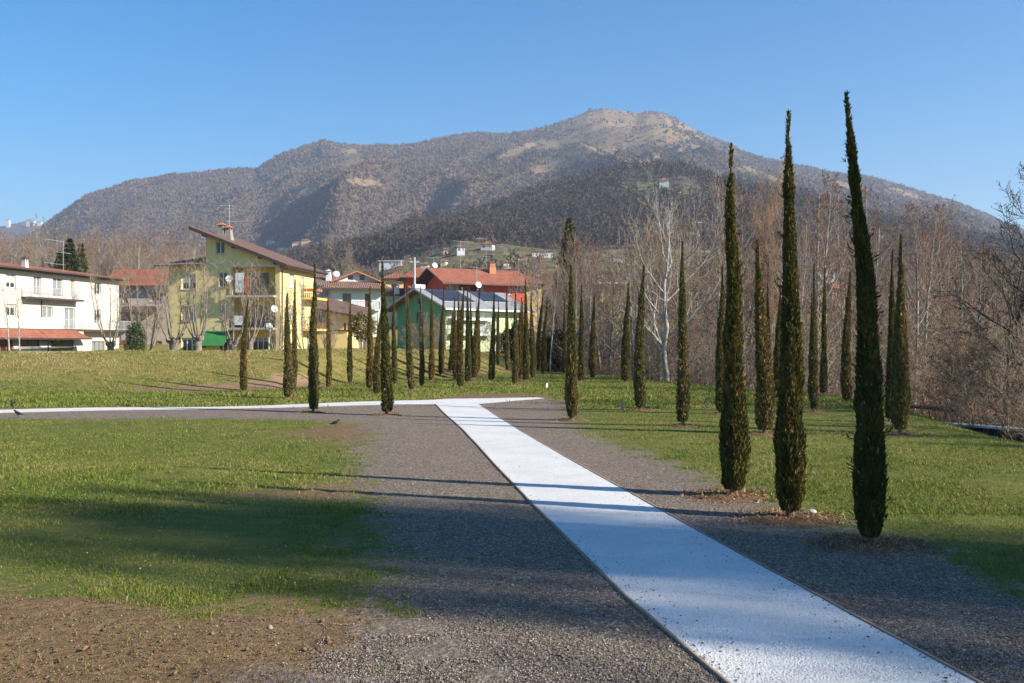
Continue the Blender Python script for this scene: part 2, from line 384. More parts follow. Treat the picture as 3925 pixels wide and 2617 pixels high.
# ------------------------------------------------------------------ hills (table rows: depth, then screen height by column)
K = CX / 1176.0                                       # tables below are in a 2352 px wide frame
xs = np.array([-900, -300, 0, 75, 120, 200, 300, 385, 460, 540, 590, 640, 690, 720, 745, 780, 830, 850, 900, 950, 1000, 1050, 1100, 1150, 1220, 1280, 1310, 1350, 1390, 1430, 1460, 1500, 1530, 1560, 1600, 1650, 1700, 1760, 1830, 1900, 2000, 2080, 2150, 2200, 2260, 2352, 2700, 3300], float)
g_y = np.array([600, 580, 560, 536, 502, 445, 416, 397, 391, 383, 382, 350, 334, 328, 322, 327, 329, 328, 332, 328, 318, 306, 305, 306, 298, 283, 268, 250, 245, 250, 258, 257, 258, 273, 298, 321, 343, 361, 378, 391, 403, 428, 450, 465, 490, 530, 600, 640], float)
def T(*p): a = np.array(p, float); return np.interp(xs, a[:, 0], a[:, 1])
b_y = T((-900, 720), (700, 700), (850, 668), (1000, 650), (1400, 648), (1700, 680), (2352, 720), (3300, 740))
c_y = T((-900, 690), (0, 680), (600, 640), (800, 610), (880, 588), (950, 580), (1050, 555), (1150, 546), (1350, 552), (1500, 545), (1700, 565), (1900, 605), (2352, 660), (3300, 700))
d_y = T((-900, 660), (0, 640), (500, 612), (700, 585), (800, 556), (860, 538), (930, 498), (1000, 470), (1100, 447), (1200, 417), (1300, 396), (1400, 386), (1500, 395), (1600, 405), (1700, 430), (1800, 455), (1900, 480), (2000, 505), (2200, 550), (2352, 580), (3300, 640))
f_y = T((-900, 640), (0, 585), (200, 548), (400, 525), (540, 505), (600, 486), (660, 455), (720, 420), (780, 384), (840, 366), (900, 378), (1000, 392), (1100, 372), (1200, 336), (1300, 330), (1400, 318), (1500, 312), (1600, 345), (1700, 375), (1800, 395), (1900, 412), (2000, 432), (2200, 485), (2352, 545), (3300, 650))
rowsY = [190, 400, 640, 1000, 1200, 1750, 2600, 3100, 4300]
def zof(y, Y): return EYE + (784 - y) / 2287.0 * Y
zr = [zof(T((0, 786), (2352, 786)), 190) , zof(b_y, 400), zof(c_y, 640), zof(d_y, 1000)]
zd = zr[-1]; zf = zof(f_y, 1750); zg = zof(g_y, 2600)
zr.append(np.where((xs > 780) & (xs < 1750), zd - 45, zd + (zf - zd) * .18)); zr.append(zf); zr.append(zg); zr.append(zg * .8)
zr.append(np.where(xs < 190, zof(T((-900, 500), (-100, 512), (0, 508), (60, 505), (100, 512), (190, 560), (3300, 700)), 4300), zg * .5))
cols = np.arange(-900, 3300, 3.6); HYs = np.unique(np.concatenate([np.geomspace(190, 700, 90), np.geomspace(700, 2750, 240), np.geomspace(2750, 4700, 60)]))
Zt = np.array([np.interp(cols, xs, z) for z in zr])               # rows x cols
# smooth each row slightly and interpolate in depth
HZ = np.empty((len(HYs), len(cols)))
ry = np.array(rowsY, float)
for i, Y in enumerate(HYs):
    k = min(max(np.searchsorted(ry, Y) - 1, 0), len(ry) - 2); t = (Y - ry[k]) / (ry[k + 1] - ry[k])
    t = min(max(t, 0), 1.4); te = t if k in (3, 5, 6) else (0.5 * t + 0.5 * fade(min(t, 1)))
    HZ[i] = Zt[k] + (Zt[k + 1] - Zt[k]) * te
HX = (cols - 1176)[None] / 2287.0 * HYs[:, None]; HYg = np.broadcast_to(HYs[:, None], HX.shape)
damp = 1 - .9 * np.exp(-((HYg - 2600) / 200) ** 2) - .5 * np.exp(-((HYg - 1000) / 60) ** 2)
rid = 1 - np.abs(vnoise(HX / 210 + HYg / 900, HYg / 520 + 3, 21)) * 2
rid2 = 1 - np.abs(vnoise(HX / 95 - HYg / 600, HYg / 210, 23)) * 2
HZ = HZ + damp * sstep(300, 1300, HYg) * ((rid - 1) * 24 + (rid2 - 1) * 10 + fbm(HX / 60, HYg / 60, 3, 4) * 5) + sstep(200, 500, HYg) * fbm(HX / 40, HYg / 40, 3, 6) * 2.5
sX = HX / HYg * 2287 + 1176; sY = 784 - (HZ - EYE) / HYg * 2287
meadows = [(816, 361, 26, 17, 0.3), (800, 378, 18, 12, 0), (705, 439, 36, 9, -.25), (835, 418, 48, 8, .1), (768, 425, 14, 12, 0), (841, 329, 22, 7, 0),
           (1390, 290, 105, 50, 0.1), (1480, 285, 130, 36, .3), (1301, 325, 70, 16, -.22), (1330, 352, 120, 18, -.15), (1210, 340, 60, 9, -.3), (1179, 405, 34, 7, -.3), (1320, 371, 60, 9, -.2),
           (1492, 368, 46, 11, -.35), (1530, 436, 100, 15, .12), (1750, 400, 60, 8, .3), (1950, 430, 60, 9, .3), (2080, 445, 50, 6, .35), (1250, 385, 40, 8, -.2)]
def meadow_at(x, y, Y):
    n = vnoise(x / 9, y / 5, 31) * .35 + vnoise(x / 30, y / 14, 32) * .25
    r = np.zeros(np.shape(x))
    for cx, cy, a, bb, an in meadows:
        dx, dy = x - cx, y - cy; u = dx * math.cos(an) + dy * math.sin(an); v = -dx * math.sin(an) + dy * math.cos(an)
        r = np.maximum(r, 1.6 - np.sqrt((u / a) ** 2 + (v / bb) ** 2) + n)
    r = np.where(Y < 850, 0, r)
    low = sstep(855, 900, x) * (1 - sstep(1500, 1800, x)) * (Y > 300) * (Y < 660) * (.78 + n * 1.3)
    return np.clip(np.maximum(r, low), 0, 1.5)
MD = meadow_at(sX, sY, HYg)
m, nt, b = newmat('hill slopes', 1.0, 0.05)
geo = node(nt, "ShaderNodeNewGeometry").outputs["Position"]
at = node(nt, "ShaderNodeAttribute", attribute_name="col"); sp = node(nt, "ShaderNodeSeparateColor"); nt.links.new(at.outputs["Color"], sp.inputs[0])
n1 = noise(nt, geo, 0.02, 6, 0.65); n2 = noise(nt, geo, 0.12, 5, 0.7)
wood = ramp(nt, n2, [(0.3, (.075, .054, .042)), (0.5, (.11, .082, .062)), (0.7, (.16, .122, .09))])
tan = ramp(nt, n2, [(0.3, (.125, .090, .055)), (0.5, (.205, .148, .088)), (0.75, (.29, .21, .125))])
grn = ramp(nt, n2, [(0.3, (.078, .078, .038)), (0.5, (.145, .140, .064)), (0.75, (.25, .21, .12))])
md = mix(nt, sp.outputs[1], grn, tan)
cc = mix(nt, mrange(nt, mth(nt, 'ADD', sp.outputs[0], mth(nt, 'MULTIPLY', mth(nt, 'SUBTRACT', n1, .5), 0.8)), 0.45, 0.62), wood, md)
sz = node(nt, "ShaderNodeSeparateXYZ"); nt.links.new(geo, sz.inputs[0]); tr = mth(nt, 'FRACT', mth(nt, 'ADD', mth(nt, 'MULTIPLY', sz.outputs[2], 1 / 5.5), mth(nt, 'MULTIPLY', n1, 2.5)))
lowm = mth(nt, 'MULTIPLY', mth(nt, 'SUBTRACT', 1.0, sp.outputs[1]), mrange(nt, tr, .80, .92, 0, .75))
cc = mix(nt, lowm, cc, (.075, .06, .042))
nt.links.new(cc, b.inputs["Base Color"]); bump(nt, b, n2, 4.0, 0.6)
greenish = (((HYg < 700) & (sX < 1640) & (sX > 600)) | ((sX > 1420) & (sX < 1640) & (sY > 412))).astype(float)
i = np.arange(HX.size).reshape(HX.shape)
Fh = np.stack([i[:-1, :-1], i[:-1, 1:], i[1:, 1:], i[1:, :-1]], -1).reshape(-1, 4)
ch = np.stack([np.clip(MD, 0, 1), 1 - greenish, MD * 0], -1).reshape(-1, 3)
tag(link('hills', mesh_np('hills', np.stack([HX, HYg, HZ], -1).reshape(-1, 3), Fh, m, smooth=True, colr=ch)), 'wooded winter mountain rising behind the village', kind='structure')
def hill_z(X, Y):
    c = np.asarray(X) / np.asarray(Y) * 2287 + 1176
    ci = np.clip((c - cols[0]) / 3.6, 0, len(cols) - 1.001); yi = np.interp(Y, HYs, np.arange(len(HYs))); yi = np.clip(yi, 0, len(HYs) - 1.001)
    a = ci.astype(int); bq = yi.astype(int); fx = ci - a; fy = yi - bq
    return (HZ[bq, a] * (1 - fx) + HZ[bq, a + 1] * fx) * (1 - fy) + (HZ[bq + 1, a] * (1 - fx) + HZ[bq + 1, a + 1] * fx) * fy
def hill_hit(x, y, Y0=230, Y1=4600):      # where a line of sight (photo px) meets the hills
    Y = np.geomspace(Y0, Y1, 1500); X = (x - CX) / FN * Y; z = EYE + (HY - y) / FN * Y; hit = hill_z(X, Y) > z
    k = int(np.argmax(hit)); return Vector((X[k], Y[k], float(hill_z(X[k:k + 1], Y[k:k + 1])[0])))

# ------------------------------------------------------------------ woodland that covers the hills
rs = np.random.RandomState(5)
def scatter_hill(n, y0, y1):
    u = rs.uniform(-250, 2700, n); Y = np.exp(rs.uniform(math.log(y0), math.log(y1), n)); X = (u - 1176) / 2287 * Y
    z = hill_z(X, Y); sy = 784 - (z - EYE) / Y * 2287
    return u, X, Y, z, sy
def crowns(X, Y, Z, rad, hgt, colr, k, sliver, seed):
    """k small faces spread through an egg-shaped volume for every tree"""
    r = np.random.RandomState(seed); n = len(X)
    th = r.uniform(0, 2 * np.pi, (n, k)); ph = np.arccos(r.uniform(-.55, 1, (n, k))); q = r.uniform(.45, 1.0, (n, k))
    cx = X[:, None] + rad[:, None] * q * np.sin(ph) * np.cos(th); cy = Y[:, None] + rad[:, None] * q * np.sin(ph) * np.sin(th)
    cz = Z[:, None] + hgt[:, None] * (.55 + .45 * q * np.cos(ph))
    c = np.stack([cx, cy, cz], -1)
    sz = rad[:, None, None] * sliver
    a = r.normal(size=(n, k, 3)); a[..., 2] += 1.2; a /= np.linalg.norm(a, axis=-1, keepdims=True)
    bb = r.normal(size=(n, k, 3)); bb /= np.linalg.norm(bb, axis=-1, keepdims=True)
    p0 = c - a * sz * .8 - bb * sz * .45; p1 = c - a * sz * .6 + bb * sz * .45; p2 = c + a * sz * 1.1
    V = np.stack([p0, p1, p2], 2).reshape(-1, 3); F = np.arange(len(V)).reshape(-1, 3)
    sh = r.uniform(.88, 1.12, (n, k, 1)); cc = np.clip(colr[:, None, :] * sh, 0, 1); C = np.repeat(cc.reshape(-1, 3), 3, axis=0)
    return V, F, C
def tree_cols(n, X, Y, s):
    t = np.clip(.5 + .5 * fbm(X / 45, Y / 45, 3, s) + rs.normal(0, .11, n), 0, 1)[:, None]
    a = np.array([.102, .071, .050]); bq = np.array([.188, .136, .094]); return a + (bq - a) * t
parts_ = []
u, X, Y, z, sy = scatter_hill(135000, 1150, 3000)
md = meadow_at(u, sy, Y); keep = rs.uniform(0, 1, len(u)) > np.clip(md * 1.0, 0, .92); u, X, Y, z = u[keep], X[keep], Y[keep], z[keep]
rad = rs.uniform(2.8, 5.0, len(X)) * (.7 + Y / 5200); parts_.append(crowns(X, Y, z - 1.8, rad, rad * 1.25, tree_cols(len(X), X, Y, 41), 6, .74, 1))
u, X, Y, z, sy = scatter_hill(15000, 655, 1150)
md = meadow_at(u, sy, Y); keep = rs.uniform(0, 1, len(u)) > np.clip(md * 1.1, 0, .97); u, X, Y, z = u[keep], X[keep], Y[keep], z[keep]
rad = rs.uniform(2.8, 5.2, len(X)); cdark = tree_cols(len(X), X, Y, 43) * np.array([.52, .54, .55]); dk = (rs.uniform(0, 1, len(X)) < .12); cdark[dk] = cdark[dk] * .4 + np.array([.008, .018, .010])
parts_.append(crowns(X, Y, z - 1, rad, rs.uniform(12, 19, len(X)), cdark, 26, .34, 2))
u, X, Y, z, sy = scatter_hill(9000, 215, 655)
lo = (u > 860) & (u < 1640); keep = rs.uniform(0, 1, len(u)) < np.where(lo, .15 + .35 * (vnoise(X / 30, Y / 18, 9) > .12), .9); u, X, Y, z = u[keep], X[keep], Y[keep], z[keep]
rad = rs.uniform(1.4, 3.6, len(X)); cc_ = tree_cols(len(X), X, Y, 45) * .9; dk = (rs.uniform(0, 1, len(X)) < .16); cc_[dk] = np.array([.022, .038, .020])
parts_.append(crowns(X, Y, z - .5, rad, rad * rs.uniform(1.3, 2.4, len(X)), cc_, 30, .30, 3))
# conifers among the upper meadows
cp = [(1380 + rs.normal(0, 60), 372 + rs.normal(0, 12)) for _ in range(45)] + [(1590 + rs.normal(0, 28), 352 + rs.normal(0, 7)) for _ in range(28)] + [(1540 + rs.normal(0, 30), 375 + rs.normal(0, 14)) for _ in range(40)] + [(1140 + rs.normal(0, 8), 414 + rs.normal(0, 3)) for _ in range(7)]
P = [hill_hit(a * K, bq * K, 700) for a, bq in cp]; X = np.array([p.x for p in P]); Y = np.array([p.y for p in P]); z = np.array([p.z for p in P])
rad = rs.uniform(3, 5, len(X)) * (Y / 2200) ** .4; parts_.append(crowns(X, Y, z, rad, rad * rs.uniform(2.6, 3.6, len(X)), np.tile(np.array([.018, .032, .018]), (len(X), 1)), 30, .45, 4))
VV = []; FF = []; CC = []; o = 0
for v_, f_, c_ in parts_: VV.append(v_); FF.append(f_ + o); CC.append(c_); o += len(v_)
M['woodland'] = attrmat('bare woodland', 1.0, 0.03)
tag(link('woodland', mesh_np('woodland', np.concatenate(VV), np.concatenate(FF), M['woodland'], colr=np.concatenate(CC))), 'bare winter woods covering the mountain slopes', 'woods', kind='stuff')
# ------------------------------------------------------------------ cypresses
M['cypress'] = attrmat('cypress foliage', 0.85, 0.15, rnd=((1.22, .92, .70), .8), trans=.15)
M['bark'] = vary('bark', (.12, .085, .06), (.2, .15, .11), 14, 0.95, 0.01)
def cypress_mesh(seed, H, rb, n, leaf, tip=.22, lumps=1.0, lean=(0, 0), bend=0.0, brown=.25, strays=0, near_=False):
    """narrow columnar crown: many upswept sprays round a dark core"""
    r = np.random.RandomState(seed)
    t = r.uniform(0, 1, n) ** .95 * .985 + .012; ph = r.uniform(0, 2 * np.pi, n)
    P_ = ([0, .02, .06, .14, .25, .5, .7, .84, .92, 1], [.35, .72, .96, 1.0, .80, .54, .36, .20, tip * .42, tip * .10]) if near_ else ([0, .02, .06, .16, .4, .65, .8, .9, 1], [.45, .75, .96, 1.0, .78, .52, .30, tip * .6, tip * .2])
    def prof(t): return np.interp(t, P_[0], P_[1])
    def off(t):
        s = np.asarray(t) ** 1.6
        return lean[0] * s + bend * np.sin(np.asarray(t) * 5.0) * .5 + vnoise(np.asarray(t) * 5, 0 * np.asarray(t), seed) * .02, lean[1] * s + vnoise(np.asarray(t) * 5, 0 * np.asarray(t) + 9, seed) * .02
    lum = 1 + (t > .72) * near_ * .45 * vnoise(t * 30, np.sin(ph) * .7, seed + 3) + lumps * (.20 * vnoise(ph * 1.6, t * 16, seed) + .12 * vnoise(ph * 4, t * 45, seed + 1))
    rr = rb * prof(t) * lum * np.sqrt(r.uniform(.38, 1.08, n)); ox, oy = off(t)
    c = np.stack([ox + rr * np.cos(ph), oy + rr * np.sin(ph), t * H + .03], 1)
    tilt = np.radians(r.normal(20, 10, n) + near_ * np.interp(t, [.7, .9], [0, 13]) * r.uniform(0, 1.6, n)); az = ph + r.normal(0, .45, n)
    d = np.stack([np.sin(tilt) * np.cos(az), np.sin(tilt) * np.sin(az), np.cos(tilt)], 1)
    L = leaf * r.uniform(.6, 1.5, n) * np.interp(t, [0, .5, .85, 1], [1, .9, .78, .80] if near_ else [1, .9, .7, .62]); w_ = leaf * r.uniform(.16, .32, n)
    sd_ = np.stack([-np.sin(az), np.cos(az), 0 * az], 1); q = r.uniform(0, np.pi, n); nn = np.cross(d, sd_)
    sd_ = sd_ * np.cos(q)[:, None] + nn * np.sin(q)[:, None]
    clump = .5 + .5 * vnoise(ph * 2.2, t * 28, seed + 5); big = .5 + .5 * vnoise(ph * .9, t * 6, seed + 6)
    tone = np.clip(clump * .55 + big * .35 + r.normal(0, .16, n) + brown - .28, 0, 1)[:, None]
    ca, cb_, cc = np.array([.034, .058, .018]), np.array([.105, .105, .030]), np.array([.27, .175, .075])
    C = np.where(tone < .5, ca + (cb_ - ca) * tone * 2, cb_ + (cc - cb_) * (tone - .5) * 2)
    dead = r.uniform(0, 1, n) < .018; C[dead] = np.array([.34, .29, .20]); C *= r.uniform(.7, 1.3, (n, 1))
    if strays:
        for i in range(strays):
            j = r.randint(0, n, 26); a = r.uniform(0, 2 * np.pi); tt = r.uniform(.04, .9); R0 = rb * float(prof(tt)); m_ = np.linspace(0, 1, 26)
            ex = r.uniform(.35, .9) * rb * (1.3 - tt)
            c[j] = np.stack([float(off(tt)[0]) + (R0 * .8 + m_ * ex) * math.cos(a) + r.normal(0, .012, 26), float(off(tt)[1]) + (R0 * .8 + m_ * ex) * math.sin(a) + r.normal(0, .012, 26), tt * H + m_ * ex * .9 + r.normal(0, .02, 26)], 1)
            d[j] = np.array([math.cos(a) * .6, math.sin(a) * .6, .55]) + r.normal(0, .35, (26, 3))
    p0 = c - sd_ * w_[:, None] * .5; p1 = c + sd_ * w_[:, None] * .5; p2 = c + d * L[:, None] * .55 + sd_ * w_[:, None] * .55; p3 = c + d * L[:, None]; p4 = c + d * L[:, None] * .5 - sd_ * w_[:, None] * .6
    V = np.stack([p0, p1, p2, p3, p4], 1).reshape(-1, 3); b0 = np.arange(n)[:, None] * 5
    F = [np.concatenate([b0, b0 + 1, b0 + 2, b0 + 4], 1), np.concatenate([b0 + 4, b0 + 2, b0 + 3], 1)]
    C = np.repeat(C, 5, axis=0)
    if near_:
        keep = (r.uniform(0, 1, n) < np.interp(t, [.62, .78, .88, .95, 1], [1, .42, .13, .055, .045])) & ((t < .80) | (t > .955) | (vnoise(t * 38, np.cos(ph) * .8, seed + 9) + .70 > (t - .8) * 1.5)); keep = np.repeat(keep, 5); alive = keep.reshape(-1, 5)[:, 0]; F = [F[0][alive], F[1][alive]]
    # core that stops light passing through
    k = 10; tt = np.linspace(.03, .985 if near_ else .93, 26); a = np.linspace(0, 2 * np.pi, k, endpoint=False); ox, oy = off(tt)
    T_, A_ = np.meshgrid(tt, a, indexing='ij'); rr = rb * prof(T_) * .62 * (1 + .25 * vnoise(A_ * 1.5, T_ * 20, seed)); rr = np.where(near_, rr + (.009 - rr) * sstep(.66, .84, T_), rr)
    Vc = np.stack([ox[:, None] + rr * np.cos(A_), oy[:, None] + rr * np.sin(A_), T_ * H], -1).reshape(-1, 3)
    i = np.arange(26 * k).reshape(26, k); Fc = np.stack([i[:-1], np.roll(i[:-1], -1, 1), np.roll(i[1:], -1, 1), i[1:]], -1).reshape(-1, 4) + len(V)
    return mesh_np('crown', np.concatenate([V, Vc]), [F[0], Fc, F[1]], M['cypress'], colr=np.concatenate([C, np.tile([.035, .035, .016], (len(Vc), 1))]))
def trunk_mesh(H, r0):
    mb = MB(); mb.tube([(0, 0, -.08), (0, 0, .15), (0, 0, H * .5), (0, 0, H * .9), (0, 0, H * .985)], [r0 * 1.2, r0, r0 * .7, .010, .004], 7)
    me = bpy.data.meshes.new('trunk'); me.from_pydata(mb.v, [], mb.f); me.materials.append(M['bark']); me.update(); return me
TR = trunk_mesh(4.0, .035)
protos = [cypress_mesh(50 + i, 4.0, .135, 8000, .064, tip=[.22, .16, .26, .2, .14, .24][i], lean=[(.05, 0), (-.06, .02), (.0, .03), (.12, 0), (-.02, 0), (.08, .05)][i], bend=.03 * (-1) ** i, brown=[.38, .32, .48, .40, .18, .44][i], strays=[3, 2, 3, 4, 2, 1][i]) for i in range(6)]
G1 = 'narrow cypresses planted in rows on the lawn'
# base x, base y, top x, top y, bottom width (photo px), foliage variant (or near one), label
CYP = [
 (932, 1501, 950, 1153, 29, 3, 'short leaning cypress in front of the yellow house balconies, nearest the scraped bank'),
 (1106, 1528, 1102, 1132, 37, 0, 'cypress in front of the yellow house corner, the stouter of an overlapping pair'),
 (1123, 1500, 1134, 1080, 26, 2, 'thin brown cypress just behind the stout one at the yellow house corner'),
 (1201, 1580, 1201, 1023, 42, 1, 'tall cypress beside the cross path, left of the pair standing on the gravel verge'),
 (1259, 1489, 1258, 1117, 23, 2, 'thin cypress in front of the low beige annex at the right of the yellow house'),
 (1341, 1470, 1344, 1136, 22, 5, 'thin cypress in front of the right end of the beige annex wall'),
 (1418, 1494, 1421, 1106, 29, 0, 'cypress with a doubled top in front of the white house balcony door'),
 (1443, 1513, 1461, 1178, 30, 3, 'right leaning cypress half hidden by the tall one on the gravel verge'),
 (1482, 1591, 1466, 1013, 46, 4, 'tallest cypress on the gravel verge, just left of the path junction'),
 (1513, 1475, 1506, 1098, 22, 1, 'cypress just right of the tall one on the verge, by the green house left eave'),
 (1577, 1499, 1561, 1096, 29, 5, 'cypress in front of the left side of the green gable wall'),
 (1616, 1483, 1613, 1107, 21, 2, 'cypress in front of the small windows of the green gable'),
 (1654, 1461, 1658, 1119, 23, 0, 'cypress in front of the middle right of the green gable wall'),
 (1689, 1451, 1698, 1124, 23, 1, 'dark cypress in front of the right corner of the green gable'),
 (1727, 1446, 1737, 1222, 24, 2, 'low brownish cypress leaning into the cluster beside the green house corner'),
 (1746, 1458, 1743, 1143, 22, 5, 'cypress in the cluster by the green house corner, between the brownish and the stout one'),
 (1763, 1486, 1777, 1111, 30, 3, 'stout right leaning cypress at the front of the cluster before the green house'),
 (1760, 1456, 1754, 1119, 20, 1, 'thin cypress hidden behind the stout leaning one before the green house'),
 (1792, 1469, 1792, 1107, 26, 4, 'straight cypress in front of the pale green wall balconies'),
 (1805, 1452, 1805, 1132, 18, 2, 'thin cypress behind the straight one before the pale green wall'),
 (1817, 1452, 1838, 1122, 24, 3, 'strongly right leaning cypress before the pale green wall'),
 (1832, 1444, 1837, 1138, 19, 0, 'thin upright cypress touching the strongly leaning one'),
 (1881, 1461, 1895, 1126, 25, 4, 'very dark leaning cypress before the right half of the pale green wall'),
 (1909, 1432, 1909, 1184, 17, 1, 'shortest cypress, small and far, beside the very dark leaning one'),
 (1946, 1432, 1943, 1122, 20, 5, 'cypress at the right end of the green house'),
 (1973, 1475, 1978, 1126, 27, 2, 'brown tinged cypress in front of the red house wall behind the path arm tip'),
 (1988, 1450, 1999, 1145, 18, 3, 'thin leaning cypress behind the brown tinged one'),
 (2014, 1463, 2015, 1077, 25, 4, 'tall very dark cypress at the border of the red and yellow walls'),
 (2001, 1440, 2005, 1160, 18, 0, 'thin far cypress between the brown tinged and the tall dark one'),
 (2043, 1452, 2037, 1130, 24, 2, 'cypress in front of the orange yellow wall beyond the junction'),
 (2058, 1421, 2081, 1126, 19, 3, 'far cypress leaning strongly right near the bare grey trunk'),
 (2081, 1434, 2095, 1142, 23, 1, 'cypress just left of the slim bare grey trunk'),
 (2139, 1423, 2131, 1161, 22, 5, 'far cypress just right of the slim bare grey trunk'),
 (2164, 1434, 2165, 1145, 18, 0, 'thin far cypress immediately left of the tall brown one'),
 (2190, 1610, 2194, 1030, 52, 'mid', 'tall brown flecked cypress standing alone right of the path junction'),
 (2225, 1465, 2230, 1100, 27, 4, 'dark cypress just right of the tall brown flecked one'),
 (2271, 1452, 2279, 1130, 27, 5, 'cypress before the wood, with the beige house glimpsed beside its top'),
 (2395, 1465, 2405, 1092, 36, 1, 'dark tapering cypress standing alone left of the white birch'),
 (2453, 1572, 2466, 1028, 46, 3, 'olive cypress on a ring of mulch, left of the white birch trunk'),
 (2587, 1464, 2587, 1090, 22, 4, 'far dark cypress just right of the white birch trunk'),
 (2618, 1632, 2620, 940, 48, 0, 'tall cypress with a bushy foot, in front of the far one by the birch'),
 (2759, 1586, 2766, 1030, 40, 1, 'cypress just left of the first big near cypress'),
 (2812, 1902, 2803, 576, 118, 'n1', 'big near cypress nearest the white path, smallest of the three big ones'),
 (2931, 1663, 2912, 930, 72, 2, 'golden brown cypress between the two leftmost big near cypresses'),
 (2943, 1500, 2943, 1093, 22, 4, 'far dark cypress peeping out at the right of the golden brown one'),
 (2977, 1532, 2989, 1098, 34, 1, 'dark cypress half hidden at the left edge of the middle big cypress'),
 (3028, 1986, 3034, 452, 128, 'n2', 'middle one of the three big near cypresses, with a twisted bare tip'),
 (3120, 1580, 3124, 1018, 38, 5, 'cypress right of the middle big one, left of an overlapping pair'),
 (3155, 1516, 3165, 1037, 28, 0, 'farther cypress of the pair right of the middle big one'),
 (3244, 1542, 3261, 1052, 40, 3, 'cypress partly behind the left edge of the tallest dark cypress'),
 (3337, 2089, 3262, 387, 130, 'n3', 'tallest nearest dark cypress with feathery side sprays and a bent tip'),
 (3450, 1662, 3462, 912, 58, 2, 'front and tallest of the trio of cypresses near the right slope'),
 (3430, 1640, 3448, 945, 42, 1, 'middle cypress of the trio near the right slope'),
 (3408, 1618, 3420, 970, 38, 4, 'left dark cypress of the trio near the right slope'),
]
near_me = {}
cyp_pos = []
for k, (bx, by, tx, ty, wd, var, lab) in enumerate(CYP):
    X, Y = Gd(bx, by); z0 = gz(X, Y)
    for _ in range(4):                      # settle on the actual ground
        Y2 = (EYE - z0) * FN / (by - HY); X, Y = (bx - CX) / FN * Y2, Y2; z0 = gz(X, Y)
    H = (by - ty) / FN * Y + .04; rb = wd / 2 / FN * Y; dx = (tx - bx) / FN * Y
    e = empty('cypress', (X, Y, z0)); tag(e, lab, 'cypress', G1)
    if isinstance(var, str):
        n_, lf, ln = {'mid': (20000, .058, dx), 'n1': (52000, .048, dx), 'n2': (58000, .046, dx), 'n3': (62000, .046, dx)}[var]
        cr = cypress_mesh({'mid': 91, 'n1': 92, 'n2': 93, 'n3': 94}[var], H, rb * .82, n_, lf, tip=.16 if var == 'n2' else .24, lean=(dx, 0), bend=.03, lumps=.9, brown={'mid': .42, 'n1': .22, 'n2': .17, 'n3': .04}[var], strays={'mid': 8, 'n1': 12, 'n2': 14, 'n3': 46}[var], near_=var != 'mid')
        link('crown', cr, e); t_ = link('trunk', TR, e); t_.scale = (1.3, 1.3, H / 4.0 * .5)
    else:
        c_ = link('crown', protos[var], e); c_.scale = (rb / .150, rb / .150, H / 4.0); c_.rotation_euler = (0, 0, 0)
        t_ = link('trunk', TR, e); t_.scale = (rb / .135, rb / .135, H / 4.0)
        own = [.05, -.06, 0, .12, -.02, .08][var] * rb / .135
        e.rotation_euler = (R(random.Random(k).uniform(-1, 1)), math.atan2(dx - own, H), 0)
    cyp_pos.append((X, Y, z0, rb))
# rings of woodchip mulch heaped round the cypress feet
r = np.random.RandomState(8); VV = []; CC = []; FF = []; o = 0
for X, Y, z0, rb in cyp_pos:
    k = 22; a = np.linspace(0, 2 * np.pi, k, endpoint=False); q = np.array([0, .45, .8, 1.0]); hh = np.array([.020, .030, .014, -.03]); Rr = rb * 1.5 + .16
    jx = 1 + .18 * vnoise(a * 1.3, a * 0, int(X * 10) + 99); P = np.array([[(X + Rr * s_ * j * 1.15 * math.cos(t), Y + Rr * s_ * j * math.sin(t)) for t, j in zip(a, jx)] for s_ in q])
    Z = ground_z(P[..., 0], P[..., 1]) + hh[:, None] * (1 + .4 * r.uniform(-1, 1, (4, k)))
    V = np.concatenate([P, Z[..., None]], -1).reshape(-1, 3); i = np.arange(4 * k).reshape(4, k)
    F = np.stack([i[:-1], np.roll(i[:-1], -1, 1), np.roll(i[1:], -1, 1), i[1:]], -1).reshape(-1, 4)
    VV.append(V); FF.append(F + o); CC.append(np.tile([.13, .080, .046], (len(V), 1)) * r.uniform(.7, 1.4, (len(V), 1))); o += len(V)
    nchip = 1500 if Y < 15 else 320                                       # loose chips
    an = r.uniform(0, 2 * np.pi, nchip); rd = Rr * np.sqrt(r.uniform(0, 1.7, nchip)); x_, y_ = X + rd * 1.15 * np.cos(an), Y + rd * np.sin(an)
    z_ = ground_z(x_, y_) + np.interp(rd / Rr, q, hh * .95).clip(0) + .006; s_ = r.uniform(.010, .028, nchip)
    d1 = r.normal(size=(nchip, 3)); d2 = r.normal(size=(nchip, 3)); c0 = np.stack([x_, y_, z_], 1)
    V = np.stack([c0, c0 + d1 * s_[:, None], c0 + d2 * s_[:, None] * .5], 1).reshape(-1, 3); F = np.arange(len(V)).reshape(-1, 3)
    VV.append(V); FF.append(F + o); o += len(V); CC.append(np.repeat(np.array([[.26, .15, .085]]) * r.uniform(.45, 1.7, (nchip, 1)), 3, axis=0))
Fq = [f for f in FF if f.shape[1] == 4]; Ft = [f for f in FF if f.shape[1] == 3]
M['mulch'] = attrmat('woodchip mulch', 0.95, 0.1)
tag(link('mulch', mesh_np('mulch', np.concatenate(VV), [np.concatenate(Fq), np.concatenate(Ft)], M['mulch'], colr=np.concatenate(CC))), 'reddish brown woodchip mulch round the cypress feet', 'mulch', kind='stuff')

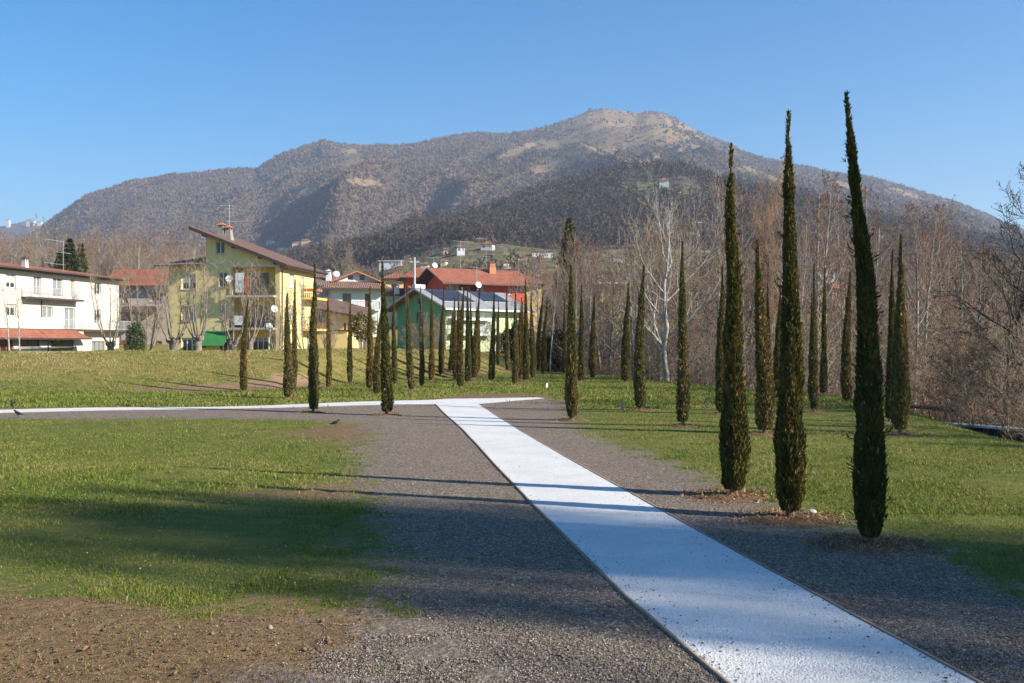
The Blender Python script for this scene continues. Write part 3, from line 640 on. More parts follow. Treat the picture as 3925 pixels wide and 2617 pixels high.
# ------------------------------------------------------------------ bare trees
def prisms(P0, P1, R0, R1, k=3):
    d = P1 - P0; L = np.linalg.norm(d, axis=1, keepdims=True); d = d / np.maximum(L, 1e-6)
    up = np.where(np.abs(d[:, 2:3]) < .9, np.array([[0, 0, 1.]]), np.array([[1., 0, 0]])); a = np.cross(d, up); a /= np.linalg.norm(a, axis=1, keepdims=True); bb = np.cross(d, a)
    n = len(P0); V = np.empty((n, 2 * k, 3))
    for j in range(k):
        t = 2 * np.pi * j / k; q = a * math.cos(t) + bb * math.sin(t)
        V[:, j] = P0 + q * R0[:, None]; V[:, k + j] = P1 + q * R1[:, None]
    b0 = np.arange(n)[:, None] * 2 * k
    F = np.concatenate([np.concatenate([b0 + j, b0 + (j + 1) % k, b0 + k + (j + 1) % k, b0 + k + j], 1) for j in range(k)])
    return V.reshape(-1, 3), F
def grow(seed, H, r0, n=(22, 7, 6), ang=(50, 45, 45), ln=(.42, .45, .4), first=.25, trop=.25, wob=.12, shape='oval', trunk_bend=.04, seg=(9, 5, 4, 3), thin=.55, pend=0.0, rmin=.004, leader=True, jit=.3, wob0=None):
    rn = random.Random(seed); S = [[], [], [], []]
    def line(p, d, L, r, ns, lv, tr):
        wob_ = (wob0 if wob0 is not None else wob * .38) if lv == 0 else wob
        pts = [p]; rs_ = [r]
        for i in range(ns):
            d = (d + Vector((rn.gauss(0, wob_), rn.gauss(0, wob_), rn.gauss(0, wob_) + tr))).normalized()
            p = p + d * (L / ns); pts.append(p); rs_.append(max(rmin, r * (1 - (i + 1) / ns * (1 - .12))))
        for i in range(ns): S[lv].append((pts[i], pts[i + 1], rs_[i], rs_[i + 1]))
        return pts, rs_
    def at(pts, rs_, t):
        f = t * (len(pts) - 1); i = min(int(f), len(pts) - 2); q = f - i
        return pts[i].lerp(pts[i + 1], q), (pts[i + 1] - pts[i]).normalized(), rs_[i] + (rs_[i + 1] - rs_[i]) * q
    def kids(pts, rs_, L, lv):
        if lv > len(n): return
        m_ = n[lv - 1]; m_ = max(2, int(m_ * (1 if lv == 1 else min(1.3, .45 + L / (H * .35)))))
        for i in range(m_):
            t = (first if lv == 1 else .18) + (1 - (first if lv == 1 else .18)) * (i + rn.random()) / m_; t = min(t, .99)
            p, d, rr = at(pts, rs_, t)
            if lv == 1:
                q = (t - first) / (1 - first)
                f = {'oval': math.sin(math.pi * min(1, q * .85 + .18)) ** .7, 'cone': 1.05 - q * .85, 'fan': .55 + .6 * q, 'vase': .9}[shape]
            else: f = 1.1 - t * .7
            L2 = (H if lv == 1 else L) * ln[lv - 1] * f * rn.uniform(1 - jit, 1 + jit)
            az = rn.uniform(0, 2 * math.pi) if lv > 1 else i * 2.4 + rn.uniform(-.5, .5)
            ax = d.orthogonal().normalized(); ax.rotate(Matrix.Rotation(az, 3, d)); a = R(ang[lv - 1] + rn.gauss(0, 9)) * (1 - .35 * t * (lv == 1))
            d2 = (d * math.cos(a) + ax * math.sin(a)).normalized()
            r2 = max(rmin, min(rr * .8, rr * thin * (.6 + .6 * L2 / max(L, .1))))
            ps, rs2 = line(p, d2, L2, r2, seg[lv], lv, trop * (1 if lv < 3 else .4) / seg[lv] * 2 - pend * (lv >= 2))
            kids(ps, rs2, L2, lv + 1)
    pts, rs_ = line(Vector((0, 0, -.3)), Vector((rn.gauss(0, trunk_bend), rn.gauss(0, trunk_bend), 1)), H, r0, seg[0], 0, .08)
    kids(pts, rs_, H, 1)
    return S
def tree_meshes(S, bark, twig, catkins=0, seed=0, catkin_mat=None, cs=.03):
    def arr(L, k, mat, nm):
        P0 = np.array([s[0][:] for s in L]); P1 = np.array([s[1][:] for s in L]); r0_ = np.array([s[2] for s in L]); r1_ = np.array([s[3] for s in L])
        return prisms(P0, P1 + (P1 - P0) * .04, r0_, r1_, k)
    mb = MB(); mb.tube([S[0][0][0]] + [s[1] for s in S[0]], [S[0][0][2]] + [s[3] for s in S[0]], 9); t = bpy.data.meshes.new('trunk'); t.from_pydata([tuple(v) for v in mb.v], [], mb.f); t.materials.append(bark); t.polygons.foreach_set('use_smooth', [True] * len(mb.f)); t.update()
    V1, F1 = arr(S[1], 5, bark, 'limb'); L = S[2] + S[3]; V2, F2 = arr(L, 3, twig, 'crown'); V2 = np.concatenate([V1, V2]); mi = np.r_[np.full(len(F1), 2), np.zeros(len(F2), int)]; Fs = [np.concatenate([F1, F2 + len(V1)])]
    if catkins:
        r = np.random.RandomState(seed); pick = r.randint(0, len(L), catkins); e = np.array([L[i][1][:] for i in pick]) + r.normal(0, .04, (catkins, 3))
        a = r.normal(size=(catkins, 3)) * cs * .6; bb = r.normal(size=(catkins, 3)) * cs * .6; dn = np.array([0, 0, -1.]) * cs * r.uniform(.6, 2, (catkins, 1))
        Vc = np.stack([e + a, e + bb, e + dn], 1).reshape(-1, 3); Fc = np.arange(len(Vc)).reshape(-1, 3) + len(V2); V2 = np.concatenate([V2, Vc]); Fs.append(Fc); mi = np.r_[mi, np.ones(len(Fc), int)]
    c = mesh_np('crown', V2, Fs, [twig, catkin_mat or twig, bark], mi=mi)
    return t, c
M['bark_white'] = vary('pale birch bark', (.46, .43, .38), (.22, .20, .175), 2.2, 0.9)
M['bark_grey'] = vary('grey bark', (.36, .32, .27), (.20, .17, .14), 3.5, 0.9, 0.01)
M['bark_mid'] = vary('knobbly grey bark', (.30, .26, .21), (.13, .11, .09), 3.5, 0.9, 0.02)
M['bark_dark'] = vary('dark bark', (.055, .045, .038), (.10, .08, .065), 3, 0.9)
M['twig_white'] = vary('pale twigs', (.36, .33, .29), (.24, .205, .175), 2, 0.85)
M['twig_brown'] = vary('reddish brown twigs', (.20, .125, .085), (.33, .25, .19), 1.2, 0.9)
M['twig_grey'] = vary('grey brown twigs', (.20, .155, .11), (.33, .27, .2), 1.2, 0.9)
M['twig_dark'] = vary('dark twigs', (.045, .034, .03), (.08, .06, .05), 1.2, 0.9)
M['twig_gold'] = vary('golden willow twigs', (.40, .23, .11), (.30, .17, .08), 1.2, 0.9)
M['catkin'] = vary('reddish catkins and cones', (.20, .095, .060), (.12, .06, .042), 5, 0.9)
M['catkin_dark'] = vary('dark cones', (.04, .028, .024), (.08, .055, .045), 5, 0.9)
def top_of(ms):
    z = []
    for me in ms:
        a = np.empty(len(me.vertices) * 3, np.float32); me.vertices.foreach_get('co', a); z.append(np.percentile(a[2::3], 99.7))
    return float(max(z))
_top = {}
def TP(ms):
    k = ms[0].name
    if k not in _top: _top[k] = top_of(ms)
    return _top[k]
def put_tree(ms, loc, s, rz, label, group=None, name='bare_tree', cat='tree', tilt=0):
    e = empty(name, loc, rz); e.scale = (s, s, s) if not isinstance(s, tuple) else s
    if tilt: e.rotation_euler = (0, tilt, rz)
    tag(e, label, cat, group); link('trunk', ms[0], e); link('crown', ms[1], e); return e
alders = [tree_meshes(grow(300 + i, 12, .13, n=(52, 8, 5), ang=(60, 38, 40), ln=(.29, .40, .40), first=.14, trop=.30, shape='cone' if i % 2 else 'oval', wob=.07, seg=(10, 5, 3, 2), rmin=.006), M['bark_grey'], M['twig_brown'], 6500, i, M['catkin'], .032) for i in range(5)]
spread = [tree_meshes(grow(330 + i, 9, .16, n=(17, 8, 8), ang=(48, 42, 42), ln=(.52, .48, .42), first=.16, trop=.22, shape='oval', wob=.16, seg=(8, 5, 4, 2), rmin=.007), M['bark_grey'], M['twig_grey'], 3000, i, M['catkin'], .032) for i in range(4)]
slim = [tree_meshes(grow(350 + i, 12, .085, n=(26, 6, 4), ang=(38, 34, 34), ln=(.20, .5, .42), first=.32, trop=.3, shape='oval', seg=(10, 4, 3, 2), rmin=.0065), M['bark_white'], M['twig_brown'], 1500, i, M['catkin'], .032) for i in range(3)]
willow = tree_meshes(grow(361, 13, .12, n=(24, 10, 8), ang=(26, 26, 24), ln=(.42, .45, .4), first=.22, trop=.3, shape='vase', seg=(10, 5, 3, 2), rmin=.006), M['bark_white'], M['twig_gold'], 0)
shrub = [tree_meshes(grow(370 + i, 3.2, .035, n=(16, 7, 5), ang=(40, 42, 40), ln=(.6, .5, .45), first=.03, trop=.15, shape='vase', wob=.2, seg=(5, 4, 3, 2), rmin=.006), M['twig_grey'] if i % 2 else M['twig_brown'], M['twig_brown'] if i % 2 else M['twig_grey'], 300, i, M['catkin'], .04) for i in range(4)]
birch = tree_meshes(grow(386, 12.0, .20, n=(15, 8, 6), ang=(58, 42, 42), ln=(.50, .45, .42), first=.16, trop=.30, shape='oval', wob=.15, wob0=.13, trunk_bend=.06, seg=(12, 7, 4, 3), rmin=.009, thin=.62), M['bark_white'], M['twig_white'], 0)

rn = random.Random(77)
USED = set()
MW = [(2060, 'behind the far leaning cypresses'), (2110, 'beside the slim grey trunk'), (2194, 'behind the tall brown flecked cypress'), (2260, 'before the beige house left end'), (2340, 'before the beige house'), (2402, 'behind the lone tapering cypress'), (2468, 'behind the olive cypress on mulch'), (2530, 'left of the white barked tree'), (2600, 'right of the white barked tree'), (2680, 'under the lattice pylon'), (2755, 'left of the first big cypress'), (2805, 'behind the first big cypress'), (2860, 'right of the first big cypress'), (2912, 'behind the golden brown cypress'), (2975, 'left of the middle big cypress'), (3034, 'behind the middle big cypress'), (3085, 'right of the middle big cypress'), (3145, 'behind the overlapping cypress pair'), (3205, 'left of the tallest dark cypress'), (3262, 'behind the tallest dark cypress'), (3345, 'right of the tallest dark cypress'), (3440, 'behind the cypress trio'), (3510, 'just right of the cypress trio'), (3580, 'above the start of the black pipe'), (3660, 'above the end of the black pipe'), (3740, 'above the low wall left end'), (3820, 'above the low wall'), (3900, 'at the right edge above the low wall'), (4020, 'cut by the right edge')]
ML = [(-200, 'beyond the left edge'), (-80, 'at the left edge'), (10, 'above the cream roof left end'), (90, 'above the cream roof chimney'), (160, 'left of the roof antenna'), (235, 'behind the roof antenna'), (290, 'behind the dark conifers'), (350, 'right of the dark conifers'), (430, 'above the cream roof right end'), (500, 'above the worn house roof left half'), (570, 'above the worn house roof'), (640, 'above the worn house roof right end'), (700, 'above the lower brown roof'), (760, 'beside the yellow gable tip'), (850, 'behind the yellow house chimneys')]
MS = [(1180, 'above the yellow house eave'), (1260, 'above the brown roof chimney'), (1370, 'above the low red gable'), (1460, 'below the modern villa'), (1510, 'above the pyramid roof'), (1590, 'beside the utility pole'), (1660, 'above the red gable peak'), (1760, 'above the red roof'), (1890, 'above the red roof chimney'), (1990, 'above the red roof right end'), (2100, 'left of the spruce'), (2183, 'behind the spruce'), (2260, 'right of the spruce'), (2350, 'above the beige house')]
def mklabel(px, marks, kinds, depth, noun, tail):
    m_ = min(marks, key=lambda q: abs(q[0] - px))[1]; L = [f'{k} {noun} {m_}{tail}' for k in kinds] + [f'{k} {noun} {depth}, {m_}{tail}' for k in kinds]
    for l in L:
        if l not in USED and len(l.split()) <= 16: USED.add(l); return l
    return L[-1] if len(L[-1].split()) <= 16 else L[len(kinds) - 1]
def kind_of(ms, s, H0=1.0):
    k = 'straight reddish' if ms in alders else ('spreading brown' if ms in spread else 'slim pale stemmed'); return [k, ('tall ' if s > .75 else 'short ') + k]
def wz(X, Y): return gz(X, Y)
# individually recognisable trees of the wood: photo x, top y, depth, mesh, label
SPEC = [
 (2558, 800, 45.5, birch, 'spreading white barked tree with a crooked trunk at the lawn edge', 12.0, .55),
 (2108, 1010, 56, slim[0], 'slim tree with a smooth pale grey trunk among the far cypresses', 12, 2.0),
 (2925, 590, 52, willow, 'tall golden orange tinted willow behind the first big near cypress', 13, 0),
 (2990, 600, 58, slim[1], 'tall pale stemmed tree between the two leftmost big near cypresses', 12, 1),
 (2880, 660, 60, slim[2], 'tall white stemmed tree right beside the first big near cypress', 12, 3),
 (2845, 720, 54, alders[0], 'reddish bare alder just right of the first big near cypress', 12, 1.3),
 (3190, 665, 46, alders[1], 'tall alder with a straight dark stem between the middle and tallest cypresses', 12, .5),
 (3135, 740, 50, alders[2], 'alder right behind the edge of the middle big cypress', 12, 2.5),
 (3232, 720, 49, slim[1], 'dark slender stemmed tree next to the left edge of the tallest cypress', 12, 4.0),
 (3350, 700, 47, alders[3], 'alder rising just right of the tallest dark cypress', 12, .9),
 (3500, 765, 33, alders[4], 'reddish brown alder behind the trio of cypresses', 12, .2),
 (3535, 780, 34, alders[0], 'twin stemmed alder at the right of the trio of cypresses', 12, 2.2),
 (3640, 880, 42, alders[2], 'smaller brown alder on the low ground toward the right edge', 12, 3.3),
 (2740, 850, 56, alders[3], 'brown alder left of the first big near cypress', 12, 4.1),
 (2700, 1180, 50, slim[2], 'thin white stemmed sapling in the brown thicket', 12, .4),
 (2200, 930, 60, alders[1], 'reddish bare tree behind the tall brown flecked cypress', 12, 3),
 (2060, 930, 66, alders[4], 'bare reddish tree in front of the yellow end of the red house', 12, 1),
 (2330, 960, 62, spread[0], 'twiggy brown tree in front of the beige house in the wood', 9, 2),
 (1960, 1000, 72, slim[0], 'slim bare trees tangle at the right end of the green house', 12, 2),
]
for px, ty, Yd, ms, lab, H0, rz in SPEC:
    X = (px - CX) / FN * Yd; z0 = wz(X, Yd); top = EYE + (HY - ty) / FN * Yd; s = (top - z0) / TP(ms)
    sx = s if ms in slim or ms is birch else s * .9
    put_tree(ms, (X, Yd, z0), (sx, sx, s), rz, lab)
# the wood behind the lawn: many much alike
def topline(px): return float(np.interp(px, [1990, 2100, 2250, 2400, 2600, 2750, 2900, 3050, 3200, 3400, 3600, 3750, 3925, 4400], [1060, 1000, 980, 960, 950, 900, 800, 850, 800, 850, 880, 930, 950, 850]))
for k in range(54):
    px = 2010 + (k * 137.5) % 2150 + rn.uniform(-40, 40); Yd = rn.uniform(48, 92) if px < 2950 else rn.uniform(34, 85)
    if px < 2350: Yd = rn.uniform(64, 95)
    X = (px - CX) / FN * Yd; z0 = wz(X, Yd); ty = topline(px) + abs(rn.gauss(0, 120)); ms = rn.choice(alders * 2 + (spread if px < 2950 else []) + slim[:2]); H0 = 9 if ms in spread else 12
    s = max(.35, (EYE + (HY - ty) / FN * Yd - z0) / TP(ms)); sx = s * rn.uniform(.75, 1.0)
    put_tree(ms, (X, Yd, z0), (sx, sx, s), rn.uniform(0, 6.28), mklabel(px, MW, kind_of(ms, s), 'deep in the wood' if Yd > 68 else 'near the front of the wood', 'bare tree', ''), 'bare trees of the wood beyond the lawn')
for k in range(26):
    px = 2180 + k * 23 + rn.uniform(-14, 14); Yd = rn.uniform(58, 95); X = (px - CX) / FN * Yd; z0 = wz(X, Yd); ty = rn.uniform(880, 1060); ms = rn.choice(spread + alders[:2] + slim[:1]); s = (EYE + (HY - ty) / FN * Yd - z0) / TP(ms)
    put_tree(ms, (X, Yd, z0), (s * .95, s * .95, s), rn.uniform(0, 6.28), mklabel(px, MW, kind_of(ms, s), 'deep in the wood' if Yd > 76 else 'near the front of the wood', 'bare tree', ''), 'bare trees of the wood beyond the lawn')
# undergrowth on the low ground
for k in range(110):
    px = 2020 + (k * 89.3) % 2150; e_ = 1420 + max(0, px - 2150) * .12
    Yd = rn.uniform(1, 1.9) * min(60, 6678 / (e_ + (0 if px < 3250 else (px - 3250) * .25) - HY)) + 1.5
    X = (px - CX) / FN * Yd
    if X - float(np.interp(Yd, ED_Y, ED_X)) < 1.2: X = float(np.interp(Yd, ED_Y, ED_X)) + rn.uniform(1.2, 3)
    s = rn.uniform(.45, .9); sh_ = rn.choice(shrub); put_tree(sh_, (X, Yd, wz(X, Yd)), s, rn.uniform(0, 6.28), mklabel(px, MW, ['bare ' + ('reddish' if sh_ in shrub[::2] else 'grey brown'), ('knee high ' if s < .6 else 'tall ') + ('reddish' if sh_ in shrub[::2] else 'grey brown')], 'at the lawn edge' if Yd < 48 else 'deeper in the thicket', 'shrub', ''), 'bare shrubs of the thicket beyond the lawn', 'shrub', 'shrub')
# bank-top shrubs before the green house
for px, Yd, s, k in ((1560, 66, .75, 0), (1625, 67, .95, 1), (1690, 66, .8, 2), (1730, 68, .95, 3), (1600, 70, .7, 2), (1655, 71, .9, 0), (1860, 72, .8, 1), (1900, 73, .9, 2), (1945, 70, .7, 3)):
    X = (px - CX) / FN * Yd; s *= .62; put_tree(shrub[k], (X, Yd, gz(X, Yd)), (s * 1.4, s * 1.4, s * 1.3), k * 2.0, {1560: 'bare shrub at the left foot of the green gable', 1625: 'bare shrub under the green gable windows', 1690: 'bare shrub at the right foot of the green gable', 1730: 'tallest bare shrub at the green house corner', 1600: 'small bare shrub behind the others left under the green gable', 1655: 'bare shrub close to the middle of the green gable wall', 1860: 'bare shrub below the pale green side wall windows', 1900: 'bare shrub near the right end of the pale green wall', 1945: 'low bare shrub at the right corner of the green house'}[px], 'bare shrubs below the green house', 'shrub', 'shrub')
X = (1385 - CX) / FN * 70
# dark bare tree at the right edge, much nearer
edge_t = tree_meshes(grow(401, 11.5, .17, n=(36, 12, 10), ang=(70, 45, 45), ln=(.42, .46, .42), first=.10, trop=.22, shape='cone', wob=.12, seg=(12, 8, 5, 3), rmin=.008), M['bark_dark'], M['twig_dark'], 5000, 3, M['catkin_dark'], .03)
X, Yd = (3850 - CX) / FN * 25, 25; z0 = gz(X, Yd); put_tree(edge_t, (X, Yd, z0), (EYE + (HY - 470) / FN * Yd - z0) / TP(edge_t), 1.0, 'dark twigged alder with small cones at the right edge of the view')
# nearer crooked shrubs by the dark pipe
for px, Yd, k, s in ((3690, 24, 0, .62), (3800, 22, 2, .6), (3890, 21, 1, .6), (3600, 28, 3, .6)):
    X = (px - CX) / FN * Yd; put_tree(shrub[k], (X + .4, Yd, gz(X + .4, Yd)), s, k, {3690: 'crooked bare shrub at the end of the black pipe', 3800: 'crooked bare shrub over the middle of the low wall', 3890: 'crooked bare shrub over the low wall, nearest the right edge', 3600: 'crooked bare shrub at the left end of the low wall'}[px], 'crooked shrubs by the low wall', 'shrub', 'shrub')

# pollarded trees behind the bank
def pollard(seed, H, tall=5.0, n=7, r0=.2, th=1.2, spread_=.35):
    rn_ = random.Random(seed); mb = MB(); lm = MB(); twigs = []
    mb.tube([(0, 0, -.4), (.03, 0, th * .4), (-.02, .02, th * .85), (.05, 0, th)], [r0 * 1.25, r0, r0 * 1.02, r0 * 1.25], 9)
    for j in range(6):                 # knuckles
        a = j * 1.05 + rn_.random(); lm.tube([(0, 0, th - .15), (math.cos(a) * r0 * 1.3, math.sin(a) * r0 * 1.3, th + .06), (math.cos(a) * r0 * 1.5, math.sin(a) * r0 * 1.5, th + .22)], [r0 * .7, r0 * .6, r0 * .35], 6, cap=False)
    for j in range(n):
        a = j * 2.4 + rn_.uniform(-.4, .4); p = Vector((math.cos(a) * r0 * .9, math.sin(a) * r0 * .9, th)); d = Vector((math.cos(a), math.sin(a), rn_.uniform(.7, 1.5))).normalized(); L = tall * rn_.uniform(.75, 1.05); ns = 9
        pts = [p]; rr = [.055]
        for i in range(ns):
            tr = .22 if i < 4 else .05
            d = (d + Vector((rn_.gauss(0, .07) - d.x * (.16 if i < 5 else 0), rn_.gauss(0, .07) - d.y * (.16 if i < 5 else 0), tr))).normalized(); p = p + d * L / ns; pts.append(p); rr.append(.055 * (1 - (i + 1) / ns * .88))
        lm.tube(pts, rr, 5, cap=False)
        for q in range(26):
            f = rn_.uniform(.22, .99) * ns; i = min(int(f), ns - 1); b0 = pts[i].lerp(pts[i + 1], f - i); aa = rn_.uniform(0, 6.28)
            dd = Vector((math.cos(aa), math.sin(aa), rn_.uniform(.4, 1.4))).normalized(); Lt = rn_.uniform(.3, 1.0); p1 = b0 + dd * Lt * .5; p2 = p1 + (dd + Vector((0, 0, .5))).normalized() * Lt * .5
            twigs += [(b0, p1, .011, .008), (p1, p2, .008, .005)]
            for _ in range(3):
                a2 = rn_.uniform(0, 6.28); p3 = p1 + Vector((math.cos(a2), math.sin(a2), rn_.uniform(.2, 1.2))).normalized() * rn_.uniform(.15, .4); twigs.append((p1, p3, .007, .005))
    me = bpy.data.meshes.new('trunk'); me.from_pydata(mb.v, [], mb.f); me.materials.append(M['bark_mid']); me.polygons.foreach_set("use_smooth", [True] * len(mb.f)); me.update()
    V, F = prisms(np.array([s[0][:] for s in twigs]), np.array([s[1][:] for s in twigs]), np.array([s[2] for s in twigs]), np.array([s[3] for s in twigs]), 3)
    Vl = np.array([tuple(v) for v in lm.v]); Fl = np.array(lm.f); return me, mesh_np('crown', np.concatenate([Vl, V]), np.concatenate([Fl, F + len(Vl)]), [M['twig_grey'], M['bark_mid']], mi=np.r_[np.ones(len(Fl), int), np.zeros(len(F), int)])
pol = [pollard(500 + i, 6, n=[7, 8, 6, 9][i], r0=[.26, .22, .24, .14][i], th=[1.25, 1.35, 1.2, .5][i]) for i in range(4)]
GP = 'pollarded street trees behind the bank'
for px, ty, Yd, k, sw, lab in ((666, 1010, 66, 0, 1.0, 'pollarded tree with a thick knobbly trunk at the left front of the yellow house'),
                               (760, 1000, 66, 1, .95, 'pollarded tree in front of the green awning'),
                               (892, 1020, 67, 2, .95, 'pollarded tree right of the green awning by the ground floor window'),
                               (958, 1030, 69, 1, .85, 'slimmer pollarded tree before the loggia balconies of the yellow house'),
                               (1062, 1110, 66, 3, .9, 'low forking pollard by the right pillar of the yellow house'),
                               (568, 1040, 64, 3, .9, 'multi stemmed bare tree beside the evergreen bush'),
                               (424, 1020, 62, 2, .8, 'forked bare tree with a leaning trunk before the white house right end'),
                               (1170, 1090, 72, 3, .8, 'thin stemmed bare tree at the side wall of the yellow house'),
                               (1265, 1180, 75, 3, .8, 'low bare tree in front of the beige annex')):
    X = (px - CX) / FN * Yd; z0 = gz(X, Yd); s = (EYE + (HY - ty) / FN * Yd - z0) / (5.9 if k < 3 else 5.1); put_tree(pol[k], (X, Yd, z0), (s * sw, s * sw, s), k * 1.7 + px, lab, GP)
young = [tree_meshes(grow(420 + i, 6, .075, n=(20, 6, 4), ang=(50, 42, 42), ln=(.26, .45, .4), first=.3, trop=.2, shape='oval', seg=(8, 4, 3, 2), rmin=.006), M['bark_white'], M['twig_white'], 0) for i in range(2)]
for px, ty, Yd, k, lab in ((40, 1060, 58, 0, 'young pale barked tree before the terrace at the left edge'), (80, 1085, 57, 1, 'young pale barked tree before the terrace, the right one of two')):
    X = (px - CX) / FN * Yd; z0 = gz(X, Yd); put_tree(young[k], (X, Yd, z0), (EYE + (HY - ty) / FN * Yd - z0) / 5.9, px, lab)
# woods behind the village on the left, and the big dark tree
GB = 'bare trees behind the village roofs'
for k in range(46):
    px = -250 + k * 24 + rn.uniform(-10, 10); Yd = rn.uniform(130, 180); ty = float(np.interp(px, [-250, 0, 150, 300, 400, 520, 640, 760, 900], [890, 885, 900, 880, 920, 925, 915, 925, 960])) + abs(rn.gauss(0, 25))
    X = (px - CX) / FN * Yd; z0 = gz(X, Yd); ms = rn.choice(spread * 2 + alders); H0 = 9 if ms in spread else 12; s = (EYE + (HY - ty) / FN * Yd - z0) / TP(ms)
    put_tree(ms, (X, Yd, z0), (s * 1.0, s * 1.0, s), rn.uniform(0, 6.28), mklabel(px, ML, kind_of(ms, s), 'far back' if Yd > 155 else 'nearer', 'bare tree', ''), GB)
for k in range(16):
    px = 1180 + k * 75 + rn.uniform(-14, 14); Yd = rn.uniform(215, 300); ty = rn.uniform(1000, 1065) + (0 if px > 1500 else 10)
    X = (px - CX) / FN * Yd; z0 = float(hill_z(np.array([X]), np.array([Yd]))[0]); ms = rn.choice(spread); s = max(.5, (EYE + (HY - ty) / FN * Yd - z0) / 9)
    put_tree(ms, (X, Yd, z0 - .3), s, rn.uniform(0, 6.28), mklabel(px, MS, ['grey brown', 'spreading'], 'farther up' if Yd > 255 else 'lower down', 'bare tree on the slope', ''), 'bare trees on the slope above the roofs')
bigdark = tree_meshes(grow(431, 13, .40, n=(16, 10, 9), ang=(38, 38, 40), ln=(.62, .5, .42), first=.22, trop=.18, shape='fan', wob=.12, seg=(8, 7, 5, 3), rmin=.022), M['bark_dark'], M['twig_grey'], 0)
X, Yd = (1285 - CX) / FN * 185, 185; put_tree(bigdark, (X, Yd, gz(X, Yd)), (EYE + (HY - 872) / FN * Yd - gz(X, Yd)) / TP(bigdark), .7, 'big dark spreading bare tree behind the yellow and white houses')

# conifers
def conifer(seed, H, rb, n, col_, droop=.25):
    r = np.random.RandomState(seed); t = r.uniform(.04, 1, n) ** .9; lay = np.floor(t * 22) / 22 + r.uniform(-.012, .052, n) * (1 - t * .5); ph = r.uniform(0, 2 * np.pi, n)
    am = .62 + .38 * np.abs(np.sin(ph * 3.5 + np.floor(t * 22) * 1.7)); rr = rb * (1.02 - lay) ** 1.0 * am * np.sqrt(r.uniform(.15, 1, n)); z = lay * H - rr * droop
    c = np.stack([rr * np.cos(ph), rr * np.sin(ph), z], 1); d = np.stack([np.cos(ph), np.sin(ph), r.uniform(-.5, .25, n)], 1) + r.normal(0, .3, (n, 3)); s = (r.uniform(.16, .4, n) * (1.15 - t))[:, None] + .09; q = r.normal(size=(n, 3)) * .32
    V = np.stack([c - q * s, c + q * s, c + d * s], 1).reshape(-1, 3); C = np.repeat(np.array([col_]) * r.uniform(.5, 1.6, (n, 1)), 3, axis=0)
    crown = mesh_np('crown', V, np.arange(len(V)).reshape(-1, 3), M['conifer'], colr=C); mb = MB(); mb.tube([(0, 0, -.3), (0, 0, H * .6), (0, 0, H * .97)], [H * .018, H * .01, .02], 7)
    me = bpy.data.meshes.new('trunk'); me.from_pydata(mb.v, [], mb.f); me.materials.append(M['bark']); me.update(); return me, crown
M['conifer'] = attrmat('conifer needles', 0.9, 0.1)
sp1 = conifer(1, 14, 3.4, 12000, (.12, .115, .042)); sp2 = conifer(2, 12, 3.6, 9000, (.055, .070, .028))
for px, ty, Yd, ms, H, wf, lab in ((2183, 822, 95, sp1, 14, 1.0, 'tall dark spruce rising above the bare wood'),
                                   (268, 905, 128, sp2, 12, 1.15, 'dark conifer behind the white house roof, the left and taller one'), (312, 925, 131, sp1, 14, 1.2, 'dark conifer behind the white house roof, the right one of three'), (228, 955, 126, sp2, 12, 1.0, 'lowest dark conifer beside the roof antenna')):
    X = (px - CX) / FN * Yd; z0 = gz(X, Yd); s = (EYE + (HY - ty) / FN * Yd - z0) / H; put_tree(ms, (X, Yd, z0), (s * wf, s * wf, s), px, lab, name='spruce')
# evergreen bush and leafy shrub (broadleaved)
def bush(seed, rx, rz_, n, ca, cb, leaf=.05):
    r = np.random.RandomState(seed); u = r.normal(size=(n, 3)); u /= np.linalg.norm(u, axis=1, keepdims=True); q = r.uniform(.3, 1, n) ** .5 * (1 + .22 * vnoise(u[:, 0] * 3, u[:, 2] * 3 + u[:, 1] * 2, seed))
    c = np.stack([u[:, 0] * rx * q, u[:, 1] * rx * q, rz_ + u[:, 2] * rz_ * q], 1); a = r.normal(size=(n, 3)) * leaf; bb = r.normal(size=(n, 3)) * leaf
    V = np.stack([c - a * .5, c + bb * .6, c + a], 1).reshape(-1, 3); t = r.uniform(0, 1, (n, 1)); C = np.repeat(np.array(ca) * (1 - t) + np.array(cb) * t, 3, axis=0)
    return mesh_np('foliage', V, np.arange(len(V)).reshape(-1, 3), M['conifer'], colr=C)
X, Yd = (520 - CX) / FN * 61, 61; e = empty('evergreen_bush', (X, Yd, gz(X, Yd))); tag(e, 'rounded dark evergreen bush at the corner of the white house', 'bush')
link('foliage', bush(3, .62, 1.35, 5000, (.018, .04, .014), (.05, .085, .03)), e); mb = MB(); mb.tube([(0, 0, -.2), (0, 0, 1.4)], [.06, .03], 6); mb.build('stem', M['bark'], e)
X, Yd = (1392 - CX) / FN * 68, 68; e = empty('leafy_shrub', (X, Yd, gz(X, Yd))); tag(e, 'olive brown leafy tree shrub between the beige annex and the cypresses', 'shrub')
b_ = link('foliage', bush(4, .95, .95, 3800, (.10, .085, .03), (.20, .15, .06), .07), e); b_.location = (0, 0, 1.5); mb = MB()
for j in range(9): a = j * .7; mb.tube([(math.cos(a) * .1, math.sin(a) * .1, -.2), (math.cos(a) * .25, math.sin(a) * .25, 1.2), (math.cos(a) * .6, math.sin(a) * .5, 2.6)], [.05, .035, .015], 5)
mb.build('stem', M['bark_grey'], e)
